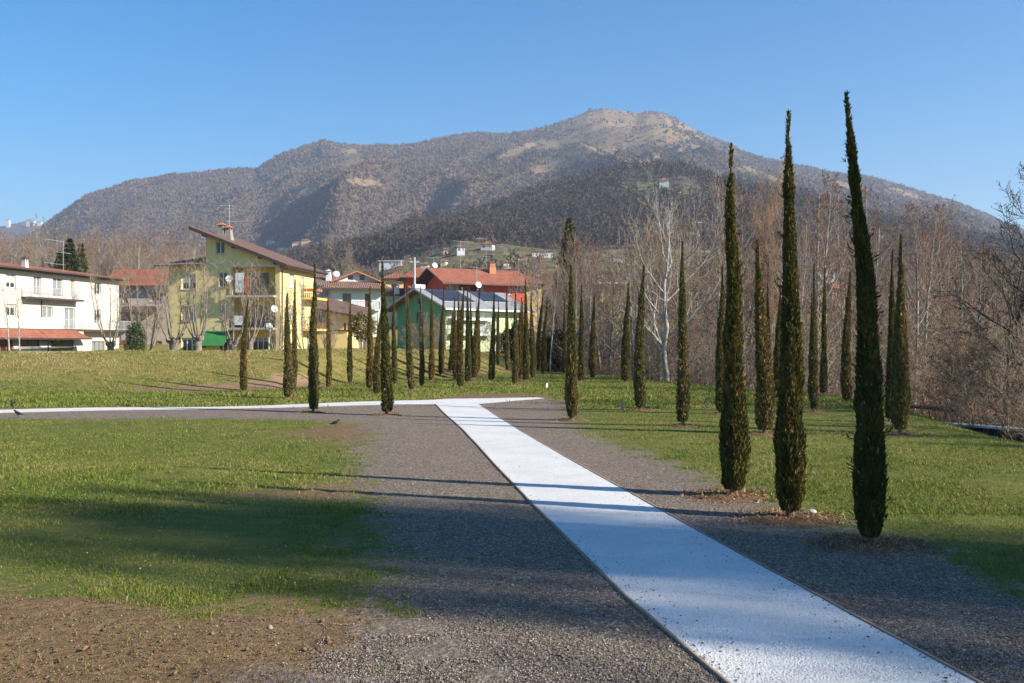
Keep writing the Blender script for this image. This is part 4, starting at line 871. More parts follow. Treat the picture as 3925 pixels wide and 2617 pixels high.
for px, Yd, rx_, rz_, lab in ((2150, 64, 1.6, 1.6, 'dark evergreen undergrowth bush behind the slim grey trunk'), (1975, 68, 1.2, 1.3, 'dark evergreen bush at the right corner of the green house')):
    X = (px - CX) / FN * Yd; e = empty('evergreen_bush', (X, Yd, gz(X, Yd))); tag(e, lab, 'bush'); link('foliage', bush(px, rx_, rz_, 5000, (.014, .022, .010), (.035, .045, .02), .08), e)
# a tall belt of brushwood low in the wood (uncountable stems)
r = np.random.RandomState(12); n = 15000; px = r.uniform(2020, 4300, n); Yd = r.uniform(1.02, 2.0, n) * np.interp(px, [2000, 2350, 2700, 3150, 3500, 3925, 4300], [63, 54, 45, 37, 29, 24, 22]) + 1; X = (px - CX) / FN * Yd
ok = (X - np.interp(Yd, ED_Y, ED_X)) > .5; X, Yd = X[ok], Yd[ok]; n = len(X); z = ground_z(X, Yd); h = r.uniform(.5, 2.4, n) * (1 + .3 * vnoise(X * .3, Yd * .3, 2))
p0 = np.stack([X, Yd, z - .1], 1); dd = np.stack([r.normal(0, .25, n), r.normal(0, .25, n), np.ones(n)], 1); p1 = p0 + dd * h[:, None]
V, F = prisms(p0, p1, r.uniform(.006, .016, n), r.uniform(.003, .006, n), 3)
m2 = 34000; j = r.randint(0, n, m2); f = r.uniform(.3, 1, (m2, 1)); q0 = p0[j] + (p1[j] - p0[j]) * f; q1 = q0 + np.stack([r.normal(0, .22, m2), r.normal(0, .22, m2), r.uniform(.05, .5, m2)], 1)
V2, F2 = prisms(q0, q1, np.full(m2, .006), np.full(m2, .003), 3)
C = np.concatenate([np.repeat(np.array([[.15, .095, .065]]) * r.uniform(.5, 1.8, (n, 1)), 6, axis=0), np.repeat(np.array([[.17, .105, .075]]) * r.uniform(.5, 1.6, (m2, 1)), 6, axis=0)])
M['brush'] = attrmat('brushwood', .95, .05)
tag(link('undergrowth', mesh_np('undergrowth', np.concatenate([V, V2]), np.concatenate([F, F2 + len(V)]), M['brush'], colr=C)), 'tangle of brown brushwood stems on the low ground', 'undergrowth', kind='stuff')
# trees standing to the right of the view whose shade falls over the path
shade = tree_meshes(grow(441, 12, .24, n=(30, 12, 12), ang=(52, 44, 42), ln=(.40, .5, .45), first=.14, trop=.2, shape='oval', wob=.13, seg=(10, 6, 4, 3), rmin=.012), M['bark_grey'], M['twig_brown'], 4200, 7, M['catkin'], .10)
TS = TP(shade)
for k, (X, Y, hh_, wf, rz) in enumerate(((29, -2.3, 13.0, .27, 0), (33, -3.2, 15.0, .25, 2), (36, -5.6, 17.0, .25, 4), (26, 2.9, 4.6, .34, 3), (34, -7.4, 12.5, .26, 5), (36, -9.0, 14.0, .20, 2.6), (38, -5.2, 18.0, .22, 6), (27.5, -1.0, 12.0, .20, 3.5), (24, -3.4, 6.0, .30, 1.5))):
    s = (hh_ + 7.6) / TS; put_tree(shade, (X, Y, gz(X, Y)), (s * wf * 1.15, s * wf * 1.15, s), rz, 'dense twigged tree off to the right that shades the white path', 'trees shading the path from the right')
# ------------------------------------------------------------------ buildings
def hit(O, u, px):
    a = (px - CX) / FN; t = (a * O[1] - O[0]) / (u[0] - a * u[1]); return t, O[1] + t * u[1]
class House:
    """local x along the front, y into the building, z up; F = front plane, L / R = end planes at x = 0 and x = W"""
    def __init__(s, name, O, yaw, label, cat='house', group=None):
        s.O = O; s.u = (math.cos(yaw), math.sin(yaw)); s.v = (-math.sin(yaw), math.cos(yaw)); s.root = tag(empty(name, (O[0], O[1], 0), yaw), label, cat, group); s.holes = {}
    def loc(s, pl, px, py, off=0.0):       # photo px -> (along, z) on a plane
        if pl == 'F': o = (s.O[0] + s.v[0] * off, s.O[1] + s.v[1] * off); d = s.u
        else: o = (s.O[0] + s.u[0] * off, s.O[1] + s.u[1] * off); d = s.v
        t, Y = hit(o, d, px); return t, EYE + (HY - py) / FN * Y
    def rect(s, pl, r, off=0.0):
        m_ = (r[1] + r[3]) / 2; a = s.loc(pl, r[0], m_, off); c = s.loc(pl, r[2], m_, off); x0, x1 = sorted((a[0], c[0]))
        xm = (r[0] + r[2]) / 2; z1 = s.loc(pl, xm, r[1], off)[1]; z0 = s.loc(pl, xm, r[3], off)[1]; return x0, x1, z0, z1
    def P(s, pl, t, z, off, out=0.0):     # plane coordinates -> local point, `out` metres towards the outside
        return (t, off - out, z) if pl == 'F' else ((off - out if pl == 'L' else off + out), t, z)
    def pbox(s, mb, pl, off, t0, t1, z0, z1, o0, o1, m=0):
        a = s.P(pl, t0, z0, off, o0); b = s.P(pl, t1, z1, off, o1)
        mb.box(min(a[0], b[0]), max(a[0], b[0]), min(a[1], b[1]), max(a[1], b[1]), z0, z1, m)
    def wall(s, mb, pl, off, t0, t1, z0, z1, m=0, depth=.24, cut=None):
        hs = [h for h in s.holes.get((pl, off), []) if h[0] < t1 and h[1] > t0 and h[2] < z1 and h[3] > z0]
        T = sorted({t0, t1} | {min(max(v, t0), t1) for h in hs for v in h[:2]}); Z = sorted({z0, z1} | {min(max(v, z0), z1) for h in hs for v in h[2:]})
        top = cut or (lambda t: 1e9)
        if cut:
            g_ = np.linspace(t0, t1, 600); v_ = np.array([cut(q) for q in g_]); ex = [g_[int(v_.argmax())]]
            for zz in Z: sg = np.sign(v_ - zz); ex += [float((g_[i] + g_[i + 1]) / 2) for i in np.nonzero(sg[1:] != sg[:-1])[0]]
            T = sorted(set(T) | set(float(q) for q in ex))
        for i in range(len(T) - 1):
            for j in range(len(Z) - 1):
                tm, zm = (T[i] + T[i + 1]) / 2, (Z[j] + Z[j + 1]) / 2
                if any(h[0] < tm < h[1] and h[2] < zm < h[3] for h in hs): continue
                a, b = T[i], T[i + 1]; za, zb = min(Z[j + 1], top(a)), min(Z[j + 1], top(b))
                if za <= Z[j] and zb <= Z[j]: continue
                mb.quad(s.P(pl, a, Z[j], off), s.P(pl, b, Z[j], off), s.P(pl, b, max(zb, Z[j]), off), s.P(pl, a, max(za, Z[j]), off), m)
        for h in hs:
            q = lambda t, z, o: s.P(pl, t, z, off, o)
            for (ta, za, tb, zb) in ((h[0], h[2], h[1], h[2]), (h[1], h[2], h[1], h[3]), (h[1], h[3], h[0], h[3]), (h[0], h[3], h[0], h[2])):
                mb.quad(q(ta, za, 0), q(tb, zb, 0), q(tb, zb, -depth), q(ta, za, -depth), m)
    def win(s, pl, r, style='glass', off=0.0, sill=True, shut='shutter', n=2, frame='white_frame', parent=None, rect=None, name='window', hole=True, f=.5, rec=.14):
        x0, x1, z0, z1 = rect or s.rect(pl, r, off)
        if hole: s.holes.setdefault((pl, off), []).append((x0, x1, z0, z1))
        mb = MB(); w_ = .06; B = lambda *a, **k: s.pbox(mb, pl, off, *a, **k); a_, b_ = -rec - .06, -rec
        B(x0 + .003, x0 + w_, z0 + .003, z1 - .003, a_, b_); B(x1 - w_, x1 - .003, z0 + .003, z1 - .003, a_, b_); B(x0 + w_, x1 - w_, z1 - w_, z1 - .003, a_, b_); B(x0 + w_, x1 - w_, z0 + .003, z0 + w_, a_, b_)
        if style != 'shutter':
            for i in range(1, n): xm = x0 + (x1 - x0) * i / n; B(xm - .045, xm + .045, z0 + w_, z1 - w_, a_, b_ + .01)
        fr = mb.build(name, M[frame], parent or s.root); zs = z1 - w_ - (z1 - z0) * f
        if style in ('glass', 'half', 'curtain'):
            g_ = MB(); s.pbox(g_, pl, off, x0 + w_, x1 - w_, z0 + w_, (zs if style == 'half' else z1 - w_), a_ - .03, a_ + .015); p_ = g_.build('pane', M['curtain' if style == 'curtain' else 'glass'], fr if not parent else None)
            if parent: p_.parent = parent
        if style in ('shutter', 'half'):
            g_ = MB(); zz = z0 + w_ if style == 'shutter' else zs; k = max(2, int((z1 - w_ - zz) / .11)); hh = (z1 - w_ - zz) / k
            for i in range(k): s.pbox(g_, pl, off, x0 + w_, x1 - w_, zz + i * hh + .008, zz + (i + 1) * hh, a_ + .01, b_ - .005)
            s.pbox(g_, pl, off, x0 + w_, x1 - w_, zz, z1 - w_, a_ - .01, a_ + .03); p_ = g_.build('shutter', M[shut], fr if not parent else None)
            if parent: p_.parent = parent
        if sill:
            g_ = MB(); s.pbox(g_, pl, off, x0 - .06, x1 + .06, z0 - .06, z0 - .003, -.1, .07); p_ = g_.build('sill', M['concrete'], fr if not parent else None)
            if parent: p_.parent = parent
        return x0, x1, z0, z1
    def rail(s, pl, off, t0, t1, z0, h=1.0, mat='dark_metal', step=.16, ret=0.0, parent=None, bar=.012):
        mb = MB(); s.pbox(mb, pl, off, t0, t1, z0 + h - .03, z0 + h, -.02, .02); s.pbox(mb, pl, off, t0, t1, z0 + .07, z0 + .095, -.015, .015); n = max(2, int((t1 - t0) / step))
        for i in range(n + 1):
            t = t0 + (t1 - t0) * i / n; b = bar * (2 if i % 8 == 0 else 1); s.pbox(mb, pl, off, t - b, t + b, z0, z0 + h - .03, -b, b)
        if ret:
            for t in (t0, t1): s.pbox(mb, pl, off, t - .018, t + .018, z0 + h - .03, z0 + h, -ret, -.02); [s.pbox(mb, pl, off, t - bar, t + bar, z0, z0 + h - .03, -q - bar, -q + bar) for q in np.arange(.15, ret, .17)]
        return mb.build('railing', M[mat], parent or s.root)
    def slabpart(s, name, pts, th, mats, parent=None):
        mb = MB(); mb.slab(pts, th, 0, 1); return mb.build(name, mats, parent or s.root)
def chimney(root, x, y, z, w=.5, h=1.1, mat='stone', cap='roof_red', flare=1.25, parent=None):
    mb = MB(); q = w / 2
    mb.add([(x - q * flare, y - q * flare, z - .4), (x + q * flare, y - q * flare, z - .4), (x + q * flare, y + q * flare, z - .4), (x - q * flare, y + q * flare, z - .4), (x - q * .75, y - q * .75, z + h), (x + q * .75, y - q * .75, z + h), (x + q * .75, y + q * .75, z + h), (x - q * .75, y + q * .75, z + h)],
           [(0, 1, 5, 4), (1, 2, 6, 5), (2, 3, 7, 6), (3, 0, 4, 7), (4, 5, 6, 7)])
    for sx in (-1, 1):
        for sy in (-1, 1): mb.box(x + sx * q * .6 - .05, x + sx * q * .6 + .05, y + sy * q * .6 - .05, y + sy * q * .6 + .05, z + h, z + h + .22)
    e = q * 1.15; zt = z + h + .22
    mb.add([(x - e, y - e, zt), (x + e, y - e, zt), (x + e, y + e, zt), (x - e, y + e, zt), (x, y, zt + .28)], [(0, 1, 4), (1, 2, 4), (2, 3, 4), (3, 0, 4), (3, 2, 1, 0)], 1)
    return mb.build('chimney', [M[mat], M[cap]], parent or root)
def antenna(parent, x, y, z, h, bars, name='antenna'):
    mb = MB(); mb.tube([(x, y, z - .3), (x, y, z + h)], .02, 6)
    for (zz, x0, x1, el) in bars:
        mb.tube([(x + x0, y, z + zz), (x + x1, y, z + zz)], .012, 5)
        for i in range(el): q = x0 + (x1 - x0) * (i + .5) / el; mb.tube([(x + q, y - .28, z + zz), (x + q, y + .28, z + zz)], .009, 4)
    return mb.build(name, M['zinc'], parent)
def dish(parent, x, y, z, r_, az=-.5, el=.5, mat='white_frame', name='satellite_dish'):
    mb = MB(); k = 18; D = Vector((math.sin(az) * math.cos(el), -math.cos(az) * math.cos(el), math.sin(el))); A = D.cross(Vector((0, 0, 1))).normalized(); B = D.cross(A); C = Vector((x, y, z)); vs = [tuple(C - D * r_ * .22)]
    for q in (.4, .75, 1.0):
        for i in range(k): t = 2 * math.pi * i / k; vs.append(tuple(C - D * r_ * .22 * (1 - q * q) + (A * math.cos(t) + B * math.sin(t)) * r_ * q))
    fs = [(0, 1 + i, 1 + (i + 1) % k) for i in range(k)]
    for g_ in range(2):
        for i in range(k): fs.append((1 + g_ * k + i, 1 + (g_ + 1) * k + i, 1 + (g_ + 1) * k + (i + 1) % k, 1 + g_ * k + (i + 1) % k))
    mb.add(vs, fs); mb.tube([tuple(C - D * r_ * .2), tuple(C - D * r_ * .5 - Vector((0, 0, r_ * .6))), tuple(C - D * r_ * .5 - Vector((0, 0, r_ * 1.5)))], .03, 6); mb.tube([tuple(C - B * -r_ * .95), tuple(C + D * r_ * .7)], .015, 5)
    return mb.build(name, M[mat], parent, smooth=False)
M['roof_red'] = tiles('terracotta tiles', (.38, .135, .080), (.25, .09, .055), 'x'); M['roof_red_y'] = tiles('terracotta tiles by side', (.38, .135, .080), (.25, .09, .055), 'y')
M['roof_brown'] = tiles('brown tiles', (.235, .14, .105), (.16, .095, .075), 'y'); M['roof_brown_x'] = tiles('brown tiles front', (.27, .16, .12), (.19, .11, .085), 'x')
M['yellow'] = plaster('yellow plaster', (.70, .57, .28), .9); M['yellow_deep'] = plaster('deep yellow plaster', (.78, .56, .14), .92); M['cream'] = plaster('cream plaster', (.60, .55, .47), .93)
M['white_wall'] = plaster('white plaster', (.60, .62, .61), .93); M['pinkish'] = plaster('worn pinkish plaster', (.50, .43, .38), .75); M['peach'] = plaster('peach plaster', (.80, .50, .28), .9); M['beige'] = plaster('beige plaster', (.62, .47, .27), .85)
M['green_dark'] = plaster('green plaster', (.17, .37, .20), .85); M['green_pale'] = plaster('pale green plaster', (.44, .52, .32), .9); M['red_wall'] = plaster('red plaster', (.47, .085, .050), .85); M['orange_wall'] = plaster('orange yellow plaster', (.58, .40, .19), .9)
M['awning_green'] = vary('green canvas', (.03, .15, .045), (.04, .20, .06), 2, .8); M['parapet'] = vary('pale terrace screen', (.60, .66, .58), (.52, .58, .50), .8, .7); M['canvas_beige'] = vary('striped blind', (.24, .21, .11), (.33, .28, .16), 5, .8)
mp_, nt, b = newmat('solar glass', .5, .3); tc = node(nt, "ShaderNodeTexCoord").outputs["Object"]; br = node(nt, "ShaderNodeTexBrick"); br.offset = 0; nt.links.new(tc, br.inputs[0])
for i_, v_ in ((1, (.020, .024, .040, 1)), (2, (.026, .030, .048, 1)), (3, (.09, .10, .13, 1))): br.inputs[i_].default_value = v_
br.inputs["Scale"].default_value = 1; br.inputs["Brick Width"].default_value = 1.0; br.inputs["Row Height"].default_value = 1.6; br.inputs["Mortar Size"].default_value = .03; nt.links.new(br.outputs[0], b.inputs["Base Color"]); M['solar'] = mp_
M['metal_roof'] = vary('pale metal roof', (.26, .27, .29), (.19, .20, .22), 1.2, .8); M['terracotta'] = vary('terracotta', (.5, .2, .1), (.4, .15, .08), 5, .8); M['plant'] = vary('pot plants', (.03, .06, .02), (.07, .11, .03), 12, .9)
M['dark_inside'] = vary('dark interior', (.03, .025, .02), (.05, .04, .035), 3, .9); M['laundry_r'] = vary('red cloth', (.5, .05, .05), (.6, .08, .07), 4, .9); M['laundry_w'] = vary('white cloth', (.75, .75, .78), (.65, .66, .7), 4, .9)
def Z1(x, y): return (x / 3.1354, 900 + y / 3.1354)
def Z2(x, y): return (550 + x / 2.8507, 850 + y / 2.8507)
def Z3(x, y): return (1150 + x / 3.1354, 900 + y / 3.1354)
def Z4(x, y): return (1450 + x / 3.1354, 950 + y / 3.1354)
def ZR(f, a, b, c, d): p = f(a, b); q = f(c, d); return (p[0], p[1], q[0], q[1])

# --- cream house at the left edge, seen along its long front
a_ = math.atan2(.983, .186); Pr = (-46.2, 117.0); W = 30.0
H = House('cream_house', (Pr[0] - W * math.cos(a_), Pr[1] - W * math.sin(a_)), a_, 'long three storey cream house with red tiled roof and balconies, at the left edge')
EZ = 8.95; R_ = H.root
H.win('F', ZR(Z1, 75, 462, 190, 632), 'half', f=.62); H.win('F', ZR(Z1, 402, 488, 497, 722), 'curtain', sill=False); H.win('F', ZR(Z1, 635, 512, 752, 742), 'curtain', sill=False)
H.win('F', ZR(Z1, 1140, 575, 1212, 715)); H.win('F', ZR(Z1, 75, 830, 190, 972), 'half', f=.25); H.win('F', ZR(Z1, 510, 858, 640, 996), 'curtain'); H.win('F', ZR(Z1, 778, 878, 902, 1145), 'curtain', sill=False); H.win('F', ZR(Z1, 1134, 895, 1210, 1060), 'glass')
H.win('F', ZR(Z1, 1100, 1275, 1258, 1418), 'curtain', frame='wood_brown', n=3, sill=False); H.win('F', ZR(Z1, 850, 520, 895, 745), 'shutter', shut='shutter_pink', sill=False)
mb = MB(); H.wall(mb, 'F', 0.0, 0, W, -.6, EZ); mb.quad((W, 0, -.6), (W, 10, -.6), (W, 10, EZ), (W, 0, EZ)); mb.quad((0, 0, -.6), (0, 10, -.6), (0, 10, EZ), (0, 0, EZ)); mb.quad((0, 10, -.6), (W, 10, -.6), (W, 10, EZ), (0, 10, EZ)); mb.build('wall', M['cream'], R_)
rf = H.slabpart('roof', [(-.5, -1.0, EZ + .12), (W + .9, -1.0, EZ + .12), (W - 3.0, 5.2, EZ + 1.1), (-.5, 5.2, EZ + 1.1)], .14, [M['roof_red'], M['gutter']])
H.slabpart('roof_back', [(-.5, 5.2, EZ + 1.1), (W - 3.0, 5.2, EZ + 1.1), (W + .9, 11, EZ + .12), (-.5, 11, EZ + .12)], .14, [M['roof_red'], M['gutter']], rf); H.slabpart('roof_hip', [(W + .9, -1, EZ + .118), (W + .9, 11, EZ + .118), (W - 3, 5.2, EZ + 1.098)], .14, [M['roof_red_y'], M['gutter']], rf)
mb = MB(); mb.box(-.5, W + 1.0, -1.14, -1.0, EZ - .02, EZ + .14); [mb.box(t, t + .09, -.99, -.01, EZ - .14, EZ - .03) for t in np.arange(.4, W, .62)]; mb.build('gutter', M['gutter'], R_)
cx_, cz_ = H.loc('F', *Z1(300, 380), off=.9); chimney(R_, cx_, .9, EZ + .5, .55, .55, 'cream', 'gutter', 1.0, rf); ax_, az_ = H.loc('F', *Z1(760, 70), off=3.0); antenna(rf, ax_, 3.0, EZ + .6, az_ - EZ - .6, [(az_ - EZ - .7, -3.2, 0.2, 5), ((az_ - EZ - .6) * .62, -1.2, 1.4, 6), (.8, -3.2, .3, 7)])
x0, z0 = H.loc('F', *Z1(370, 738), off=-1.1); x1, _ = H.loc('F', *Z1(1010, 780), off=-1.1)
bl = H.slabpart('balcony', [(x0, -1.1, z0), (x1, -1.1, z0), (x1, -.003, z0), (x0, -.003, z0)], .2, [M['concrete'], M['gutter']]); H.rail('F', -1.06, x0 + .03, x1 - .03, z0, 1.05, 'zinc', .17, 1.03, bl)
px_, _ = H.loc('F', 231, 1240, off=-2.6); zt = H.loc('F', 150, 1216, off=-2.6)[1]; zb = H.loc('F', 150, 1257, off=-2.6)[1]; x2 = W + 1.6
bl = H.slabpart('balcony', [(0, -2.6, zb), (px_, -2.6, zb), (px_, -1.3, zb), (x2, -1.3, zb), (x2, -.003, zb), (0, -.003, zb)], .22, [M['concrete'], M['gutter']])
mb = MB(); mb.box(0, px_, -2.66, -2.6, zb - .05, zt); mb.box(px_ - .06, px_ + .002, -2.6, -1.3, zb - .05, zt); mb.build('terrace_screen', M['parapet'], bl); H.rail('F', -1.27, px_ + .03, x2, zb, 1.05, 'zinc', .17, 0, bl)
xe, _ = H.loc('F', 349, 1295, off=-3.9); ze = H.loc('F', 200, 1294, off=-3.9)[1]; rf2 = H.slabpart('roof', [(-.2, -3.9, ze), (xe, -3.9, ze), (xe - 1.0, -2.67, zb - .12), (-.2, -2.67, zb - .12)], .12, [M['roof_red'], M['gutter']])
mb = MB(); mb.box(-.2, xe + .05, -4.05, -3.905, ze - .16, ze + .01); mb.build('gutter', M['gutter'], rf2)
O2 = -2.8; H.win('F', ZR(Z1, 228, 1258, 488, 1342), 'glass', off=O2, frame='wood_brown', n=2); H.win('F', ZR(Z1, 612, 1265, 884, 1392), 'shutter', off=O2, frame='wood_brown', shut='canvas_beige', sill=False); H.win('F', ZR(Z1, -60, 1250, 165, 1440), 'glass', off=O2, frame='laundry_r', n=3, sill=False)
xw, _ = H.loc('F', 320, 1300, off=O2); mb = MB(); H.wall(mb, 'F', O2, 0, xw, -.6, zb - .3); mb.quad((xw, O2, -.6), (xw, 0, -.6), (xw, 0, zb - .2), (xw, O2, zb - .2)); mb.build('wall', M['cream'], R_)
mb = MB(); xq, _ = H.loc('F', *Z1(495, 870)); zq = H.loc('F', *Z1(495, 760))[1]; mb.tube([(xq, -.06, zb), (xq, -.06, zq)], .05, 6); xq, _ = H.loc('F', *Z1(575, 1300), off=O2); mb.tube([(xq, O2 - .06, -.5), (xq, O2 - .06, ze - .5), (xq + .3, -3.8, ze - .1)], .05, 6); mb.build('drainpipe', M['gutter'], R_)
mb = MB(); xq, _ = H.loc('F', *Z1(905, 760), off=-.5); mb.box(xq, xq + .8, -.75, -.4, z0, z0 + .62); mb.tube([(xq + .4, -.76, z0 + .31), (xq + .4, -.8, z0 + .31)], .22, 12); mb.build('air_conditioner', M['white_frame'], R_)

# --- worn house with pink shutters between the cream and yellow ones
Yd = 127; H = House('worn_house', ((437 - CX) / FN * Yd, Yd), R(-2), 'worn pinkish grey house with pink shutters between the cream and yellow houses'); Wd_, _ = H.loc('F', 700, 1200); EZ = H.loc('F', 500, 1096)[1]
H.win('F', ZR(Z1, 1812, 682, 1940, 806), 'shutter', shut='shutter_pink'); H.win('F', ZR(Z1, 1850, 968, 1940, 1090), 'shutter', shut='shutter_pink'); H.win('F', ZR(Z1, 1845, 1272, 1945, 1400), 'shutter', shut='shutter_pink', sill=False); H.win('F', ZR(Z1, 1475, 700, 1540, 820), 'shutter', shut='shutter_pink')
mb = MB(); H.wall(mb, 'F', 0.0, 0, Wd_, -.6, EZ); mb.quad((0, 0, -.6), (0, 9, -.6), (0, 9, EZ), (0, 0, EZ)); mb.quad((Wd_, 0, -.6), (Wd_, 9, -.6), (Wd_, 9, EZ), (Wd_, 0, EZ)); mb.quad((0, 9, -.6), (Wd_, 9, -.6), (Wd_, 9, EZ), (0, 9, EZ)); mb.build('wall', M['pinkish'], H.root)
zt = H.loc('F', 500, 1031, off=4.5)[1]; xl, _ = H.loc('F', 438, 1031, off=4.5); H.slabpart('roof', [(-.9, -.9, EZ + .05), (Wd_, -.9, EZ + .05), (Wd_, 4.5, zt), (xl, 4.5, zt)], .14, [M['roof_red'], M['gutter']])
x0, z0 = H.loc('F', *Z1(1425, 835), off=-2.6); x1, _ = H.loc('F', *Z1(1905, 900), off=-2.6); aw = H.slabpart('canopy', [(x0 - .3, -2.6, z0 - .9), (x1, -2.6, z0 - .9), (x1 - .4, -.003, z0 - .1), (x0 - .3, -.003, z0 - .1)], .07, [M['gutter'], M['wood_brown']]); 
for t in (x0 + .2, x1 - .3): mb = MB(); mb.tube([(t, -2.5, -.5), (t, -2.5, z0 - .98)], .06, 6); mb.build('post', M['gutter'], aw)
mb = MB(); mb.box(x0 - .3, x0 + 2.4, -1.4, -1.3, .3, 1.9); mb.build('lattice_panel', M['wood_brown'], H.root)

# --- yellow house with loggias and a single pitched roof
ya = R(-8); H = House('yellow_house', (-20.05 - 10.2 * math.cos(ya), 86 - 10.2 * math.sin(ya)), ya, 'tall yellow house with loggia balconies and a steep single pitched brown roof'); W = 10.2; D = 9.2; R_ = H.root
zc = H.loc('F', *Z2(1090, 466))[1]
for a in ((415, 565, 572, 735), (820, 550, 912, 712), (415, 918, 572, 1085), (820, 905, 915, 1072)): H.win('F', ZR(Z2, *a), 'half' if a[0] < 500 and a[1] < 600 else ('glass' if a[1] == 550 else 'shutter'), f=.55)
H.win('F', ZR(Z2, 415, 1265, 580, 1430), 'half', sill=False, n=3, f=.12); H.win('F', ZR(Z2, 815, 1255, 915, 1420), 'half', sill=False, f=.3)
lg = [H.rect('F', ZR(Z2, 968, 490, 1440, 806)), H.rect('F', ZR(Z2, 968, 832, 1440, 1158)), H.rect('F', ZR(Z2, 985, 1190, 1440, 1440))]
mb = MB()
for q in lg: H.holes.setdefault(('F', 0.0), []).append((q[0], q[1], q[2], q[3]))
hs = H.holes[('F', 0.0)]; lx0, lx1 = lg[0][0], lg[0][1]
H.win('R', ZR(Z2, 1595, 560, 1650, 720), 'shutter', off=W); H.win('R', ZR(Z2, 1597, 912, 1637, 1072), 'shutter', off=W); H.win('R', ZR(Z2, 1725, 604, 1757, 745), 'shutter', off=W, sill=False); H.win('R', ZR(Z2, 1728, 938, 1762, 1170), 'shutter', off=W, sill=False); H.win('R', ZR(Z2, 1785, 1210, 1815, 1400), 'glass', off=W, sill=False)
H.wall(mb, 'F', 0.0, 0, W, -.6, zc, depth=.24); H.wall(mb, 'R', W, 0, D, -.6, zc + .1); mb.quad((0, 0, -.6), (0, D, -.6), (0, D, zc), (0, 0, zc)); mb.quad((0, D, -.6), (W, D, -.6), (W, D, zc), (0, D, zc))
for q in lg:                                   # loggia cheeks, floor and ceiling
    mb.quad((q[0], .24, q[2]), (q[0], 1.6, q[2]), (q[0], 1.6, q[3]), (q[0], .24, q[3])); mb.quad((q[1], .24, q[2]), (q[1], 1.6, q[2]), (q[1], 1.6, q[3]), (q[1], .24, q[3])); mb.quad((q[0], .24, q[3]), (q[1], .24, q[3]), (q[1], 1.6, q[3]), (q[0], 1.6, q[3])); mb.quad((q[0], .24, q[2]), (q[1], .24, q[2]), (q[1], 1.6, q[2]), (q[0], 1.6, q[2]))
gx0 = H.loc('F', *Z2(685, 300))[0]; zl = H.loc('F', *Z2(640, 100), off=-.8); zr_ = H.loc('F', *Z2(1490, 432), off=-.8); sl = (zr_[1] - zl[1]) / (zr_[0] - zl[0]); rz = lambda x: zr_[1] + (x - zr_[0]) * sl
H.win('F', ZR(Z2, 790, 215, 885, 345), 'glass', off=-.04); mb.m_ = 0
H.wall(mb, 'F', -.04, gx0, W, zc, rz(gx0) + .1, cut=lambda t: rz(t) - .22, depth=.28); mb.quad((gx0, -.04, zc), (gx0, D, zc), (gx0, D, rz(gx0) - .22), (gx0, -.04, rz(gx0) - .22))
mb.build('wall', M['yellow'], R_)
mb = MB(); O3 = 1.6; H.win('F', ZR(Z2, 1175, 545, 1370, 806), 'shutter', off=O3, shut='shutter_green', sill=False); H.win('F', ZR(Z2, 1190, 900, 1385, 1158), 'shutter', off=O3, shut='shutter_green', sill=False); H.win('F', ZR(Z2, 1190, 1255, 1360, 1440), 'half', off=O3, f=.25, n=3, sill=False)
for q in lg: H.wall(mb, 'F', O3, q[0], q[1], q[2], q[3])
mb.build('loggia_wall', M['yellow_deep'], R_)
rf = H.slabpart('roof', [(gx0 - 1.25, -.8, rz(gx0 - 1.25)), (W + .75, -.8, rz(W + .75)), (W + .75, D + 1.2, rz(W + .75)), (gx0 - 1.25, D + 1.2, rz(gx0 - 1.25))], .30, [M['roof_brown'], M['gutter']])
mb = MB(); mb.tube([(W + .82, -.8, rz(W + .75) - .12), (W + .82, D + 1.2, rz(W + .75) - .12)], .085, 8); mb.tube([(W + .82, .5, rz(W + .75) - .15), (W + .1, .35, zc - .5), (W + .08, .35, -.5)], .05, 6); mb.build('gutter', M['gutter'], rf)
mb = MB(); [mb.box(t, t + .16, -.72, .0, rz(t) - .46, rz(t) - .32) for t in (gx0 - .1, gx0 + 2.6, gx0 + 5.0, W - .35)]; mb.build('rafter', M['gutter'], rf)
H.slabpart('roof', [(-.9, -.9, zc - .02), (gx0 - .003, -.9, zc + .05), (gx0 - .003, 5, zc + 1.3), (2.0, 5, zc + 1.3)], .14, [M['roof_brown_x'], M['gutter']])
mb = MB(); H.pbox(mb, 'F', -.04, gx0, W + .01, zc - .10, zc - .003, -.03, .06); mb.build('string_course', M['white_wall'], R_)
for px, py in ((855, 150), (932, 185)): x, z = H.loc('F', *Z2(px, py), off=3.0); chimney(R_, x, 3.0, rz(x) + .02, .62, .75, 'stone', 'terracotta', 1.3, rf)
x, _ = H.loc('F', *Z2(938, 90), off=4.0); antenna(rf, x, 4.0, rz(x), 3.1, [(3.0, -.9, .5, 4), (2.4, -.9, .7, 6), (1.55, -.1, 1.6, 5), (2.7, -.4, .4, 3)])
